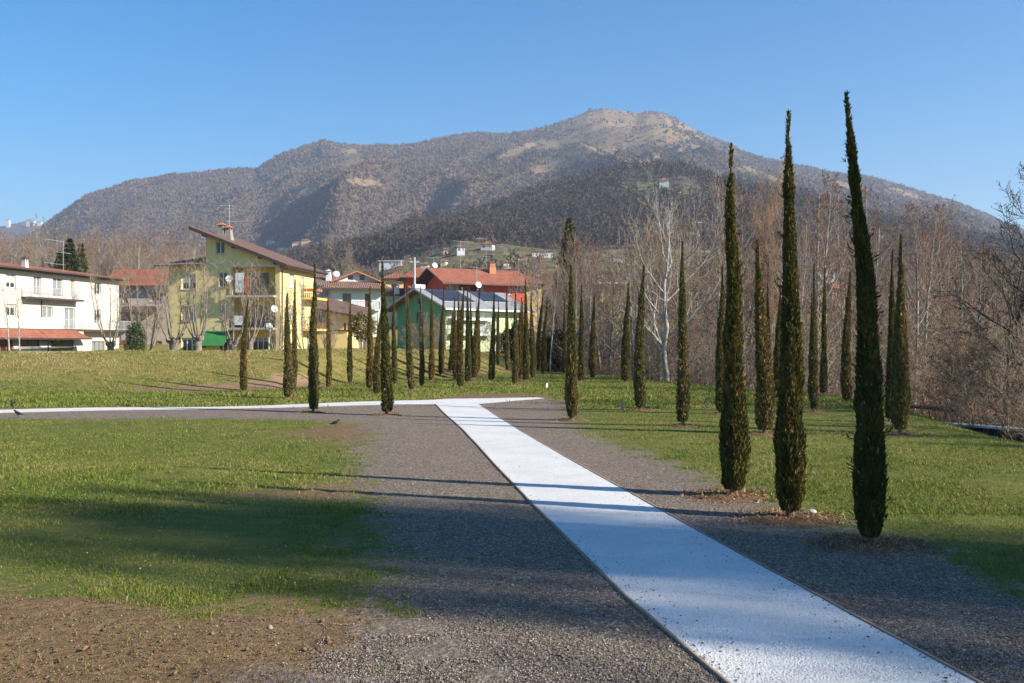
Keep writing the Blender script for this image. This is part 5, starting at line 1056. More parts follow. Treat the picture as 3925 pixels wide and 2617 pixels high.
for (r_, i) in (((1000, 822, 1470, 805), 0), ((985, 1172, 1470, 1158), 1)):
    z0 = lg[i][2]; x0 = lg[i][0] - .25 * (1 - i); x1 = lg[i][1] + .1; bl = H.slabpart('balcony', [(x0, -.75, z0 + .02), (x1, -.75, z0 + .02), (x1, -.003, z0 + .02), (x0, -.003, z0 + .02)], .17, [M['concrete'], M['concrete']]); H.rail('F', -.7, x0 + .04, x1 - .04, z0 + .02, 1.0, 'dark_metal', .15, .68, bl)
    mb = MB(); rr = random.Random(i)
    for k in range(9): x = x0 + .3 + rr.random() * (x1 - x0 - .6); mb.box(x, x + rr.uniform(.14, .3), -.62, -.4, z0 + .03, z0 + .03 + rr.uniform(.15, .3))
    mb.build('flower_pot', M['terracotta'], bl); mb = MB()
    for k in range(14): x = x0 + .2 + rr.random() * (x1 - x0 - .5); mb.tube([(x, -.5, z0 + .2), (x + rr.uniform(-.15, .15), -.55, z0 + rr.uniform(.4, .65))], [.12, .03], 6)
    mb.build('foliage', M['plant'], bl)
    mb = MB(); x = x0 + (.9 if i == 0 else .55); mb.box(x, x + .75, -.79, -.74, z0 + .25, z0 + 1.05 + (.9 if i == 0 else 0)); mb.build('laundry', M['laundry_w'], bl); mb = MB(); mb.box(x + .85, x + 1.15, -.79, -.74, z0 + .15, z0 + 1.6 - i * .7); mb.build('laundry', M['laundry_r'], bl)
dish(R_, *H.P('F', H.loc('F', *Z2(955, 620))[0], H.loc('F', *Z2(955, 622))[1], 0, .35), .33, .2, .35, 'zinc'); dish(R_, *H.P('F', H.loc('F', *Z2(1447, 950))[0], H.loc('F', *Z2(1447, 950))[1], 0, .30), .34, .9, .3, 'zinc')
x0, z0 = H.loc('F', *Z2(690, 1190)); x1, _ = H.loc('F', *Z2(975, 1190)); z1 = H.loc('F', *Z2(640, 1350), off=-1.6)[1]; mb = MB(); mb.slab([(x0 - .5, -1.7, z1), (x1 - .1, -1.7, z1), (x1, -.01, z0), (x0, -.01, z0)], .03); mb.quad((x0, -.01, z0), (x0 - .5, -1.7, z1), (x0 - .5, -1.7, z1 - .2), (x0, -.01, z1 - .2)); mb.build('awning', M['awning_green'], R_)
ya0, ya1 = sorted((H.loc('R', *Z2(1725, 830), off=W)[0], H.loc('R', *Z2(1850, 830), off=W)[0])); ya1 += .9
for i, (za, zb_) in enumerate(((822, 868), (1165, 1190))):
    z0 = H.loc('R', *Z2(1740, za), off=W)[1]; bl = H.slabpart('balcony', [(W + .003, ya0, z0), (W + 1.2, ya0, z0), (W + 1.2, ya1, z0), (W + .003, ya1, z0)], .2, [M['concrete'], M['yellow_deep']]); mb = MB()
    for k in range(13): t = ya0 + (ya1 - ya0) * k / 12; mb.box(W + 1.13, W + 1.16, t - .012, t + .012, z0, z0 + 1)
    for k in range(7): t = W + .05 + k * .18; mb.box(t - .012, t + .012, ya0 + .02, ya0 + .05, z0, z0 + 1)
    mb.box(W + 1.12, W + 1.17, ya0, ya1, z0 + 1, z0 + 1.04); mb.box(W, W + 1.12, ya0 + .01, ya0 + .05, z0 + 1, z0 + 1.04); mb.build('railing', M['dark_metal'], bl)
    if i == 0: mb = MB(); [mb.box(W + .9, W + 1.3, ya0 + .2 + k * .5, ya0 + .5 + k * .5, z0 + .55, z0 + .8) for k in range(4)]; [mb.box(t, t + .3, ya0 - .12, ya0 + .1, z0 + .5, z0 + .78) for t in (W + .15, W + .55, W + .9)]; mb.build('flower_pot', M['terracotta'], bl)

# --- beige annex with a sloping brown roof
Yd = 97; H = House('beige_annex', ((1190 - CX) / FN * Yd, Yd), R(-6), 'low beige and yellow annex with a sloping brown roof, right of the yellow house', 'house'); W, _ = H.loc('F', 1338, 1260); R_ = H.root
za = H.loc('F', 1211, 1183)[1]; zb = H.loc('F', 1338, 1206)[1]; xa = H.loc('F', 1211, 1183)[0]; sl = (zb - za) / (W - xa); top = lambda t: za + (t - xa) * sl
H.win('F', ZR(Z3, 195, 905, 280, 1095), 'glass', n=4); H.win('F', ZR(Z3, 525, 1055, 552, 1142), 'glass', n=1, frame='wood_brown', sill=False)
mb = MB(); H.wall(mb, 'F', 0.0, 0, W, -.6, 7, cut=lambda t: top(t) - .05); mb.quad((W, 0, -.6), (W, 6, -.6), (W, 6, zb), (W, 0, zb)); mb.quad((0, 0, -.6), (0, 6, -.6), (0, 6, top(0)), (0, 0, top(0))); mb.build('wall', M['beige'], R_)
H.slabpart('roof', [(-.2, -.6, top(-.2) + .1), (W + 1.2, -.6, top(W + 1.2) + .1), (W + 1.2, 5.5, top(W + 1.2) + .9), (-.2, 5.5, top(-.2) + 1.3)], .18, [M['roof_brown'], M['gutter']])
zl = H.loc('F', 1300, 1268, off=-.9)[1]; xr = H.loc('F', 1332, 1300, off=-.9)[0]; H.win('F', ZR(Z3, 275, 1230, 318, 1400), 'glass', off=-.9, sill=False, n=1)
mb = MB(); H.wall(mb, 'F', -.9, 0, xr, -.6, zl); mb.quad((xr, -.9, -.6), (xr, 0, -.6), (xr, 0, zl), (xr, -.9, zl)); mb.build('lower_wall', M['yellow'], R_); H.slabpart('balcony', [(-.1, -1.05, zl + .12), (xr + .15, -1.05, zl + .12), (xr + .15, -.003, zl + .12), (-.1, -.003, zl + .12)], .12, [M['concrete'], M['gutter']])
mb = MB(); xx = H.loc('F', *Z3(235, 1130), off=-.5)[0]; mb.box(xx - 1.2, xx + .9, -.72, -.66, zl + .14, zl + .85); mb.build('parapet', M['terracotta'], R_)

# --- white house with a low gable and two attic windows
Yd = 138; H = House('white_house', ((1268.6 - CX) / FN * Yd, Yd), R(14), 'white two storey house with brown hipped skirt roof and low red gable'); W, _ = H.loc('F', 1459.5, 1150); R_ = H.root; D = 10.0; EZ = H.loc('F', 1360, 1102)[1]
for a in ((510, 700, 612, 872), (780, 703, 832, 872)): H.win('F', ZR(Z3, *a), 'glass', frame='wood_brown', sill=False)
H.win('F', ZR(Z3, 640, 960, 720, 1080), 'shutter'); mb = MB(); H.wall(mb, 'F', 0.0, 0, W, -.6, EZ); mb.quad((0, 0, -.6), (0, D, -.6), (0, D, EZ), (0, 0, EZ)); mb.quad((W, 0, -.6), (W, D, -.6), (W, D, EZ), (W, 0, EZ)); mb.quad((0, D, -.6), (W, D, -.6), (W, D, EZ), (0, D, EZ)); 
g0 = 1.4; zg_ = H.loc('F', 1360, 1078, off=g0)[1]; apx, apz = H.loc('F', 1368.5, 1034, off=g0 - .7); apz -= .1; hw = W / 2 + .1; sl = (apz - zg_) / hw
H.win('F', ZR(Z3, 570, 474, 640, 542), 'glass', off=g0, sill=False, n=1); H.win('F', ZR(Z3, 710, 474, 785, 546), 'glass', off=g0, sill=False, n=1)
H.wall(mb, 'F', g0, .15, W - .15, zg_ - .4, apz, cut=lambda t: apz - .12 - abs(t - apx) * sl); mb.build('wall', M['white_wall'], R_)
ov = 1.5; rf = H.slabpart('roof', [(-ov, -ov, EZ - .1), (W + ov, -ov, EZ - .1), (W - .4, g0, zg_), (.4, g0, zg_)], .22, [M['roof_brown_x'], M['gutter']])
H.slabpart('roof_end', [(-ov, -ov, EZ - .102), (.4, g0, zg_ - .002), (.4, D - 1, zg_ - .002), (-ov, D + ov, EZ - .102)], .2, [M['roof_brown'], M['gutter']], rf); H.slabpart('roof_end', [(W + ov, -ov, EZ - .102), (W + ov, D + ov, EZ - .102), (W - .4, D - 1, zg_ - .002), (W - .4, g0, zg_ - .002)], .2, [M['roof_brown'], M['gutter']], rf)
for sx in (-1, 1): H.slabpart('gable_roof', [(apx, g0 - .8, apz), (apx + sx * (hw + .1), g0 - .8, apz - sl * (hw + .1) + .004), (apx + sx * (hw + .1), D, apz - sl * (hw + .1) + .004), (apx, D, apz)][::sx], .16, [M['roof_red_y'], M['terracotta']], rf)
x0, z0 = H.loc('F', *Z3(372, 882), off=-1.1); x1, _ = H.loc('F', *Z3(962, 900), off=-1.1); bl = H.slabpart('balcony', [(x0, -1.1, z0), (x1, -1.1, z0), (x1, -.003, z0), (x0, -.003, z0)], .28, [M['white_wall'], M['white_wall']]); H.rail('F', -1.05, x0 + .03, x1 - .03, z0, 1.0, 'dark_metal', .22, 1.0, bl)
x, _ = H.loc('F', *Z3(435, 480), off=2); dish(rf, x, 1.0, H.loc('F', *Z3(435, 466), off=1.0)[1], .45, .15, .35)
# --- brown roofed house just behind the yellow one
Yd = 150; H = House('brown_roofed_house', ((1195 - CX) / FN * Yd, Yd), R(5), 'house with a plain brown roof and white chimney, between the yellow and white houses'); W, _ = H.loc('F', 1290, 1090); EZ = H.loc('F', 1240, 1094)[1]; mb = MB(); mb.box(0, W, 0, 8, 0, EZ); mb.build('wall', M['white_wall'], H.root)
rf = H.slabpart('roof', [(-.7, -.8, EZ), (W + .6, -.8, EZ), (W + .2, 5, H.loc('F', 1240, 1040, off=5)[1]), (-.7, 5, H.loc('F', 1240, 1040, off=5)[1])], .16, [M['roof_brown_x'], M['gutter']]); x, z = H.loc('F', *Z3(345, 545), off=1.5); chimney(H.root, x, 1.5, z, .9, 1.2, 'white_wall', 'white_wall', 1.0, rf)
# --- peach house with a pyramid roof
def hiproof(H, W, D, EZ, RZ, ov, mats, inset=None):
    ins = D / 2 if inset is None else inset; a = (-ov, -ov, EZ); b = (W + ov, -ov, EZ); c = (W + ov, D + ov, EZ); d = (-ov, D + ov, EZ); r0 = (min(ins, W / 2 - .2), D / 2, RZ); r1 = (max(W - ins, W / 2 + .2), D / 2, RZ); mb = MB(); mb.slab([a, b, r1, r0], .16, 0, 2); mb.slab([c, d, r0, r1], .16, 0, 2); mb.slab([b, c, r1], .16, 1, 2); mb.slab([d, a, r0], .16, 1, 2)
    return mb.build('roof', mats, H.root)
RM = [M['roof_red'], M['roof_red_y'], M['gutter']]
def boxwalls(H, W, D, z0, z1, mat):
    mb = MB(); H.wall(mb, 'F', 0.0, 0, W, z0, z1); H.wall(mb, 'R', W, 0, D, z0, z1); H.wall(mb, 'L', 0.0, 0, D, z0, z1); mb.quad((0, D, z0), (W, D, z0), (W, D, z1), (0, D, z1)); return mb.build('wall', M[mat], H.root)
Yd = 172; H = House('peach_house', ((1478.5 - CX) / FN * Yd, Yd), R(6), 'small peach coloured house with a pyramid red roof, behind the tall verge cypress'); W, _ = H.loc('F', 1558, 1080); EZ = H.loc('F', 1510, 1066)[1]; H.win('F', ZR(Z3, 1092, 582, 1160, 640), 'glass', shut='shutter'); boxwalls(H, W, 4, 2, EZ, 'peach'); hiproof(H, W, 4, EZ, EZ + 1.15, .8, RM)
Yd = 160; H = House('pale_green_house', ((1450 - CX) / FN * Yd, Yd), R(4), 'pale green house with a low red roof and white chimney, left behind the green gable'); W, _ = H.loc('F', 1575, 1150); EZ = H.loc('F', 1500, 1131)[1]; H.win('F', ZR(Z3, 1062, 765, 1095, 810), 'glass'); H.win('F', ZR(Z3, 955, 930, 1000, 1010), 'glass'); boxwalls(H, W, 4, 0, EZ, 'green_pale')
rf = H.slabpart('roof', [(.3, -.8, EZ), (W + .6, -.8, EZ), (W + .6, 3.5, H.loc('F', 1500, 1103, off=3.5)[1]), (1.2, 3.5, H.loc('F', 1500, 1103, off=3.5)[1])], .16, [M['roof_red'], M['gutter']]); x, z = H.loc('F', *Z3(1163, 695), off=0.2); chimney(H.root, x, .2, z, .9, .9, 'white_wall', 'white_wall', 1.0, rf)

# --- green house with solar panels
H = House('green_house', (-7.06, 106.0), math.atan2(.76, .65), 'green gabled house with solar panels on a pale metal roof'); W = 12.5; D = 7.5; R_ = H.root; EZ = H.loc('L', 1706, 1166)[1]; RZ = H.loc('L', 1600, 1112)[1] + .1; slp = (RZ - EZ) / (D / 2)
H.win('L', ZR(Z4, 470, 590, 540, 676), 'glass', frame='zinc', n=1); H.win('L', ZR(Z4, 460, 770, 550, 900), 'shutter', shut='shutter_blue', frame='dark_metal')
for a in ((948, 755, 1062, 905), (1215, 890, 1350, 1000), (1395, 770, 1430, 890), (1380, 1040, 1440, 1130)): H.win('F', ZR(Z4, *a), 'shutter' if a[0] < 1300 else 'glass')
mb = MB(); H.wall(mb, 'F', 0.0, 0, W, -.6, EZ); mb.quad((W, 0, -.6), (W, D, -.6), (W, D, EZ), (W, 0, EZ)); mb.quad((0, D, -.6), (W, D, -.6), (W, D, EZ), (0, D, EZ)); mb.add([(W, 0, EZ), (W, D, EZ), (W, D / 2, RZ)], [(0, 1, 2)]); mb.build('wall', M['green_pale'], R_)
mb = MB(); H.wall(mb, 'L', 0.0, 0, D, -.6, RZ, cut=lambda t: RZ - .05 - abs(t - D / 2) * slp); mb.build('gable_wall', M['green_dark'], R_)
ov = 1.1; rf = H.slabpart('roof', [(-ov, -ov, EZ - slp * ov + .1), (W + ov, -ov, EZ - slp * ov + .1), (W + ov, D / 2, RZ + .1), (-ov, D / 2, RZ + .1)], .17, [M['metal_roof'], M['zinc']]); H.slabpart('roof_back', [(-ov, D + ov, EZ - slp * ov + .098), (-ov, D / 2, RZ + .098), (W + ov, D / 2, RZ + .098), (W + ov, D + ov, EZ - slp * ov + .098)], .17, [M['metal_roof'], M['zinc']], rf)
for (xa, xb, ya_, yb_) in ((.2, 5.4, .5, 3.6), (7.2, 11.6, .9, 3.6)): zz = lambda y: RZ + .16 - (D / 2 - y) * slp; mb = MB(); mb.slab([(xa, ya_, zz(ya_)), (xb, ya_, zz(ya_)), (xb, yb_, zz(yb_)), (xa, yb_, zz(yb_))], .04); mb.build('solar_panel', [M['solar'], M['zinc']], rf)
mb = MB(); mb.box(-ov - .12, W + ov, -ov - .13, -ov, EZ - slp * ov - .1, EZ - slp * ov + .08); mb.build('gutter', M['white_frame'], rf); mb = MB(); mb.slab([(-ov + .05, -ov + .15, EZ - slp * ov - .09), (-.003, -ov + .15, EZ - slp * ov - .09), (-.003, D / 2, RZ - .09), (-ov + .05, D / 2, RZ - .09)], .05); mb.slab([(-ov + .05, D / 2, RZ - .09), (-.003, D / 2, RZ - .09), (-.003, D + ov - .15, EZ - slp * ov - .09), (-ov + .05, D + ov - .15, EZ - slp * ov - .09)], .05); mb.build('eaves_boards', M['wood_brown'], rf)
for zq in (1218, 1278): x0, z0 = H.loc('F', 1745, zq, off=-1.0); x1, _ = H.loc('F', 1895, zq, off=-1.0); bl = H.slabpart('balcony', [(x0, -1.0, z0), (x1, -1.0, z0), (x1, -.003, z0), (x0, -.003, z0)], .2, [M['white_wall'], M['white_wall']]); H.rail('F', -.96, x0, x1, z0, 1.0, 'zinc', .18, .9, bl)
mb = MB(); x0, z0 = H.loc('L', 1598, 1105, off=-1.0); mb.box(-1.1, .4, D / 2 - .25, D / 2 + .25, RZ + .08, RZ + .5); mb.build('chimney', M['white_wall'], rf); dish(rf, 9.3, D / 2, RZ + .9, .38, -.3, .35); antenna(rf, 9.3, D / 2 + .3, RZ, 3.1, [(2.9, -1.2, .3, 4), (2.3, -.2, 1.0, 5)]); antenna(rf, 6.5, D / 2, RZ, .5, [])

# --- red house
H = House('red_house', (-9.05, 150.0), R(29), 'red house with a broad terracotta gable roof and stone porch pillars'); D = 8.8; R_ = H.root; W, _ = H.loc('F', 2012, 1100); EZ = H.loc('F', 1736, 1071)[1]; RZ = EZ + 1.95; slp = (RZ - EZ) / (D / 2)
H.win('F', ZR(Z4, 1700, 465, 1745, 530), 'glass'); H.win('F', ZR(Z4, 1560, 490, 1610, 560), 'glass'); po = H.rect('F', ZR(Z4, 955, 408, 1240, 545)); H.holes[('F', 0.0)].append(po); H.win('L', ZR(Z4, 800, 468, 840, 520), 'glass')
mb = MB(); H.wall(mb, 'F', 0.0, 0, W, 1, EZ, depth=2.0); mb.quad((W, 0, 1), (W, D, 1), (W, D, EZ), (W, 0, EZ)); mb.quad((0, D, 1), (W, D, 1), (W, D, EZ), (0, D, EZ)); H.wall(mb, 'L', 0.0, 0, D, 1, RZ, cut=lambda t: RZ - .05 - abs(t - D / 2) * slp)
H.win('F', ZR(Z4, 1075, 465, 1112, 560), 'curtain', off=2.0, sill=False); H.wall(mb, 'F', 2.0, po[0], po[1], po[2], po[3]); mb.build('wall', M['red_wall'], R_)
mb = MB(); [mb.box(x - .28, x + .28, -.02, .5, 1, EZ - .05) for x in (po[0] - .1, po[1] + .1, H.loc('F', *Z4(905, 450))[0] - .2)]; mb.build('pillar', M['stone'], R_)
ov = 1.5; rf = H.slabpart('roof', [(-2.2, -ov, EZ - slp * ov + .1), (W + 3.6, -ov, EZ - slp * ov + .1), (W + 1, D / 2, RZ + .1), (-2.2, D / 2, RZ + .1)], .2, [M['roof_red'], M['gutter']]); H.slabpart('roof_back', [(-2.2, D + ov, EZ - slp * ov + .098), (-2.2, D / 2, RZ + .098), (W + 1, D / 2, RZ + .098), (W + 1, D + ov, EZ - slp * ov + .098)], .2, [M['roof_red'], M['gutter']], rf)
x, z = H.loc('F', *Z4(1363, 290), off=3.2); mb = MB(); mb.box(x - .55, x + .55, 2.8, 3.6, RZ - 1, RZ + .5); mb.box(x - .5, x + .5, 2.85, 3.55, RZ + .56, RZ + .72); mb.box(x - .5, x + .5, 2.85, 3.55, RZ + .8, RZ + .95); mb.box(x - .35, x + .35, 3.0, 3.4, RZ + .5, RZ + .95); mb.build('chimney', M['terracotta'], rf)
for px, h_, b_s in ((Z4(990, 0)[0], 4.6, [(4.4, -1.4, 2.2, 5), (3.9, .6, 1.6, 3)]), (Z4(1295, 0)[0], 5.2, [(5.0, -2.4, 0, 5), (2.6, 0, 1.6, 6), (2.2, -.5, .8, 4)]), (Z4(757, 0)[0], 1.4, [(1.3, -1.3, 1.3, 5)])): x, _ = H.loc('F', px, 1000, off=D / 2); antenna(rf, x, D / 2, RZ, h_, b_s)
x, _ = H.loc('F', Z4(632, 0)[0], 1000, off=D / 2 + 2); dish(rf, x + .5, D / 2 + 1.5, RZ + .6, .45, .1, .3); antenna(rf, x + .5, D / 2 + 2, RZ - .5, 2.4, [(2.3, -1.4, 1.6, 5)])
Yd = 158; H = House('red_annex_house', ((1561 - CX) / FN * Yd, Yd), R(12), 'lower red house behind the utility pole, with its own terracotta roof'); W, _ = H.loc('F', 1660, 1100); EZ = H.loc('F', 1600, 1064)[1]; H.win('F', ZR(Z4, 385, 450, 410, 500), 'glass'); boxwalls(H, W, 6, 1, EZ, 'red_wall'); hiproof(H, W, 6, EZ + .05, EZ + 1.9, 1.2, RM)
Yd = 156; H = House('orange_house', ((2018 - CX) / FN * Yd, Yd), R(8), 'orange yellow house joined to the right of the red house, behind bare trees'); W, _ = H.loc('F', 2075, 1100); EZ = H.loc('F', 2040, 1086)[1]; H.win('F', ZR(Z4, 1830, 520, 1860, 580), 'glass'); H.win('F', ZR(Z4, 1890, 520, 1920, 580), 'shutter'); boxwalls(H, W, 6, -1, EZ, 'orange_wall'); hiproof(H, W, 6, EZ, EZ + 1.2, .8, RM)
Yd = 112; H = House('beige_house', ((2275 - CX) / FN * Yd, Yd), R(6), 'beige house with a pale flat eave glimpsed through the wood'); W, _ = H.loc('F', 2395, 1150); EZ = H.loc('F', 2330, 1082)[1]
for a in (2290, 2318, 2346, 2372): H.win('F', (a, 1102, a + 12, 1132), 'shutter', shut='shutter_green'); H.win('F', (a, 1160, a + 12, 1190), 'glass')
boxwalls(H, W, 8, -3, EZ, 'beige'); hiproof(H, W, 8, EZ, EZ + 1.1, .9, [M['roof_brown_x'], M['roof_brown'], M['white_frame']])
Yd = 118; H = House('white_block', ((2545 - CX) / FN * Yd, Yd), R(-4), 'white house glimpsed behind the white barked tree'); W, _ = H.loc('F', 2665, 1240); EZ = H.loc('F', 2600, 1178)[1]; H.win('F', (2565, 1195, 2582, 1225), 'glass'); H.win('F', (2610, 1195, 2627, 1225), 'glass'); boxwalls(H, W, 8, -4, EZ, 'white_wall'); hiproof(H, W, 8, EZ, EZ + 1.5, .7, RM)
def far_house(name, x0, x1, ye, yb, Yd, yaw, wall, lab, rise=1.5, D=7, flat=False, group=None, roofm=None):
    H = House(name, ((x0 - CX) / FN * Yd, Yd), R(yaw), lab, group=group); W, _ = H.loc('F', x1, (ye + yb) / 2); EZ = H.loc('F', (x0 + x1) / 2, ye)[1]; Z0 = H.loc('F', (x0 + x1) / 2, yb)[1]; n = max(2, int(W / 3.2)); ns = max(1, int((EZ - Z0) / 2.7))
    for j in range(ns):
        for i in range(n):
            t = W * (i + .5) / n; zz = EZ - 2.2 - j * 2.8
            if zz > Z0: H.win('F', None, ('glass', 'shutter')[(i + j) % 2], rect=(t - .55, t + .55, zz, zz + 1.4), sill=False)
    boxwalls(H, W, D, Z0 - 9, EZ, wall)
    if flat: mb = MB(); mb.box(-.5, W + .5, -.6, D + .5, EZ + .002, EZ + .35); mb.build('roof', M['white_wall'], H.root)
    else: hiproof(H, W, D, EZ, EZ + rise, .6, roofm or RM)
    return H
far_house('terracotta_house', 3690, 3815, 1178, 1240, 230, -6, 'red_wall', 'far terracotta red house seen through the twigs at the right', 2)
far_house('far_white_house', 3610, 3680, 1172, 1215, 235, -3, 'white_wall', 'far white house with red roof, left of the terracotta one at the right', 1.6)
far_house('far_red_house', 3480, 3560, 1160, 1220, 250, -8, 'peach', 'far peach house just right of the cypress trio', 1.6); far_house('far_orange_house', 3190, 3260, 1105, 1190, 210, 4, 'peach', 'far orange house between the middle and tallest cypresses', 1.8); far_house('far_red_roofed_house', 2440, 2500, 1118, 1180, 200, 4, 'red_wall', 'red walled house deep in the wood left of the white birch', 1.8)
far_house('far_white_villa', 3140, 3200, 1035, 1075, 330, 4, 'white_wall', 'far white villa high above the wood behind the middle big cypress', 1.6, 8)
# houses scattered on the slope
GH = 'houses scattered on the slope'
def slope_house(name, x0, x1, ye, yb, yaw, wall, lab, **k):
    p = hill_hit((x0 + x1) / 2, yb); return far_house(name, x0, x1, ye, yb, p.y - (9 if p.y < 900 else 14), yaw, wall, lab, group=GH, **k)
H = slope_house('modern_villa', 1453, 1536, 1000, 1026, -4, 'white_wall', 'white flat roofed modern villa on the slope above the peach house', flat=True)
slope_house('slope_house', 1752, 1782, 945, 972, 8, 'white_wall', 'narrow grey white house on the meadow, left of the pale tiled one', rise=1.6); slope_house('slope_house', 1843, 1888, 934, 952, -10, 'cream', 'pale house with a brown roof highest on the meadow', rise=2); slope_house('slope_house', 2040, 2118, 962, 976, 0, 'white_wall', 'long low white house on the slope left of the spruce', rise=.9)
slope_house('slope_house', 2245, 2275, 903, 915, 5, 'white_wall', 'small white house on the slope just right of the spruce top', rise=1); slope_house('slope_house', 2272, 2318, 914, 926, 0, 'shutter_blue', 'blue grey roofed long building just right of the spruce top', rise=.8, flat=True); slope_house('slope_house', 2325, 2395, 983, 994, 0, 'white_wall', 'white low building among the wood tops right of the spruce', rise=.8)
slope_house('slope_house', 1310, 1355, 1010, 1022, 5, 'white_wall', 'white roofed house half hidden by the big dark tree', rise=1); slope_house('slope_house', 1120, 1152, 930, 944, 0, 'cream', 'cream house in the far hamlet, just left of the big dark tree', rise=2); slope_house('slope_house', 1063, 1096, 948, 962, 5, 'white_wall', 'white house at the low end of the far hamlet', rise=2); slope_house('slope_house', 1020, 1052, 922, 930, 0, 'pinkish', 'grey roofed house at the upper left of the far hamlet', rise=2); slope_house('slope_house', 1155, 1185, 920, 935, -5, 'peach', 'peach house in the far hamlet, behind the dark tree twigs', rise=2)
for x0, x1, ye, yb, wm, lab in ((1548, 1572, 984, 996, 'pinkish', 'small grey brown house on the slope right of the modern villa'), (1612, 1640, 1012, 1024, 'cream', 'small cream house low on the slope above the utility pole'), (1688, 1708, 998, 1008, 'beige', 'small beige house among bushes below the narrow grey white one'), (1700, 1718, 955, 963, 'pinkish', 'little barn left of the narrow grey white house on the meadow'), (1930, 1958, 1004, 1016, 'cream', 'small cream house on the slope above the red roof ridge'), (1985, 2008, 984, 994, 'pinkish', 'small worn house left of the long low white one on the slope'), (2130, 2150, 1008, 1020, 'white_wall', 'small white house low on the slope, just left of the spruce trunk'), (1905, 1925, 925, 932, 'beige', 'little beige hut at the upper meadow edge, right of the brown roofed house')):
    slope_house('slope_house', x0, x1, ye, yb, (x0 % 7 - 3) * 4, wm, lab, rise=1.3, D=6)
slope_house('slope_house', 2527, 2562, 690, 703, -10, 'white_wall', 'lone white house with a red roof high on the mountain meadow', rise=3.5, D=10); slope_house('slope_house', 2598, 2612, 731, 735, 0, 'white_wall', 'tiny white farm building below the lone mountain house', rise=2)
slope_house('slope_house', 2600, 2632, 570, 574, 0, 'pinkish', 'dim grey hut at the upper tree edge of the mountain', rise=3)
for x0, x1, ye, yb, lab in ((100, 113, 842, 851, 'white block, leftmost of the far ridge hamlet cluster'), (115, 130, 844, 851, 'white block, middle of the far ridge hamlet cluster'), (114, 127, 851, 857, 'white block, lowest of the far ridge hamlet cluster'), (141, 157, 849, 855, 'white block, rightmost of the far ridge hamlet cluster'), (23, 34, 842, 847, 'small white block alone at the left end of the far ridge')):
    Yd = 4100.0; far_house('ridge_building', x0, x1, ye, yb, Yd, 0, 'white_wall', lab, flat=True, group='white buildings on the far ridge', D=12) if False else None
    H = House('ridge_building', ((x0 - CX) / FN * Yd, Yd), 0, lab, 'building', 'white buildings on the far ridge'); W, _ = H.loc('F', x1, yb); z1 = H.loc('F', x0, ye)[1]; z0 = H.loc('F', x0, yb)[1]; mb = MB(); mb.box(0, W, 0, 14, z0 - 60, z1); mb.build('wall', M['white_wall'], H.root); mb = MB(); mb.slab([(-1, -1, z1 + .5), (W + 1, -1, z1 + .5), (W + 1, 8, z1 + 2.4), (-1, 8, z1 + 2.4)], .6); mb.build('roof', [M['roof_red'], M['roof_red']], H.root); mb = MB(); [mb.box(W * q - 1, W * q + 1, -.3, -.003, z0 + (z1 - z0) * .45, z0 + (z1 - z0) * .8) for q in (.2, .5, .8)]; mb.build('window', M['shutter_blue'], H.root)

# ------------------------------------------------------------------ poles, lamp, low wall, pipe, stakes, birds
Yd = 125; p = Wd(1589, 985, Yd); e = tag(empty('utility_pole', (p.x, p.y, 0)), 'pale utility pole with a short crossarm rising behind the green gable', 'pole'); mb = MB(); mb.tube([(0, 0, -.5), (0, 0, 6), (0, 0, p.z)], [.19, .16, .11], 10); mb.build('pole', M['zinc'], e); zc = Wd(1589, 1003, Yd).z; mb = MB(); mb.box(-.62, .62, -.06, .06, zc - .07, zc + .07); [mb.tube([(x, 0, zc + .05), (x, 0, zc + .18)], .035, 6) for x in (-.4, .4)]; mb.build('crossarm', M['zinc'], e)
Yd = 70; p = Wd(1031, 1237, Yd); e = tag(empty('street_lamp', (p.x, p.y, gz(p.x, p.y))), 'street lamp with a white dome head in front of the yellow house', 'lamp'); hz_ = p.z - gz(p.x, p.y); mb = MB(); mb.tube([(0, 0, -.3), (0, 0, hz_ * .62), (.02, 0, hz_ * .63), (.12, 0, hz_ * .93)], [.06, .05, .035, .03], 8); mb.build('pole', M['zinc'], e); mb = MB(); vs = [(-.05, 0, hz_)]
k = 14
for q, zz in ((.14, -.02), (.24, -.10), (.29, -.20), (.30, -.32)):
    for i in range(k): t = 2 * math.pi * i / k; vs.append((-.05 + q * math.cos(t), q * math.sin(t), hz_ + zz))
fs = [(0, 1 + i, 1 + (i + 1) % k) for i in range(k)] + [(1 + g_ * k + i, 1 + (g_ + 1) * k + i, 1 + (g_ + 1) * k + (i + 1) % k, 1 + g_ * k + (i + 1) % k) for g_ in range(3) for i in range(k)] + [tuple(1 + 3 * k + i for i in range(k))]; mb.add(vs, fs); mb.build('lamp_shade', M['white_frame'], e)
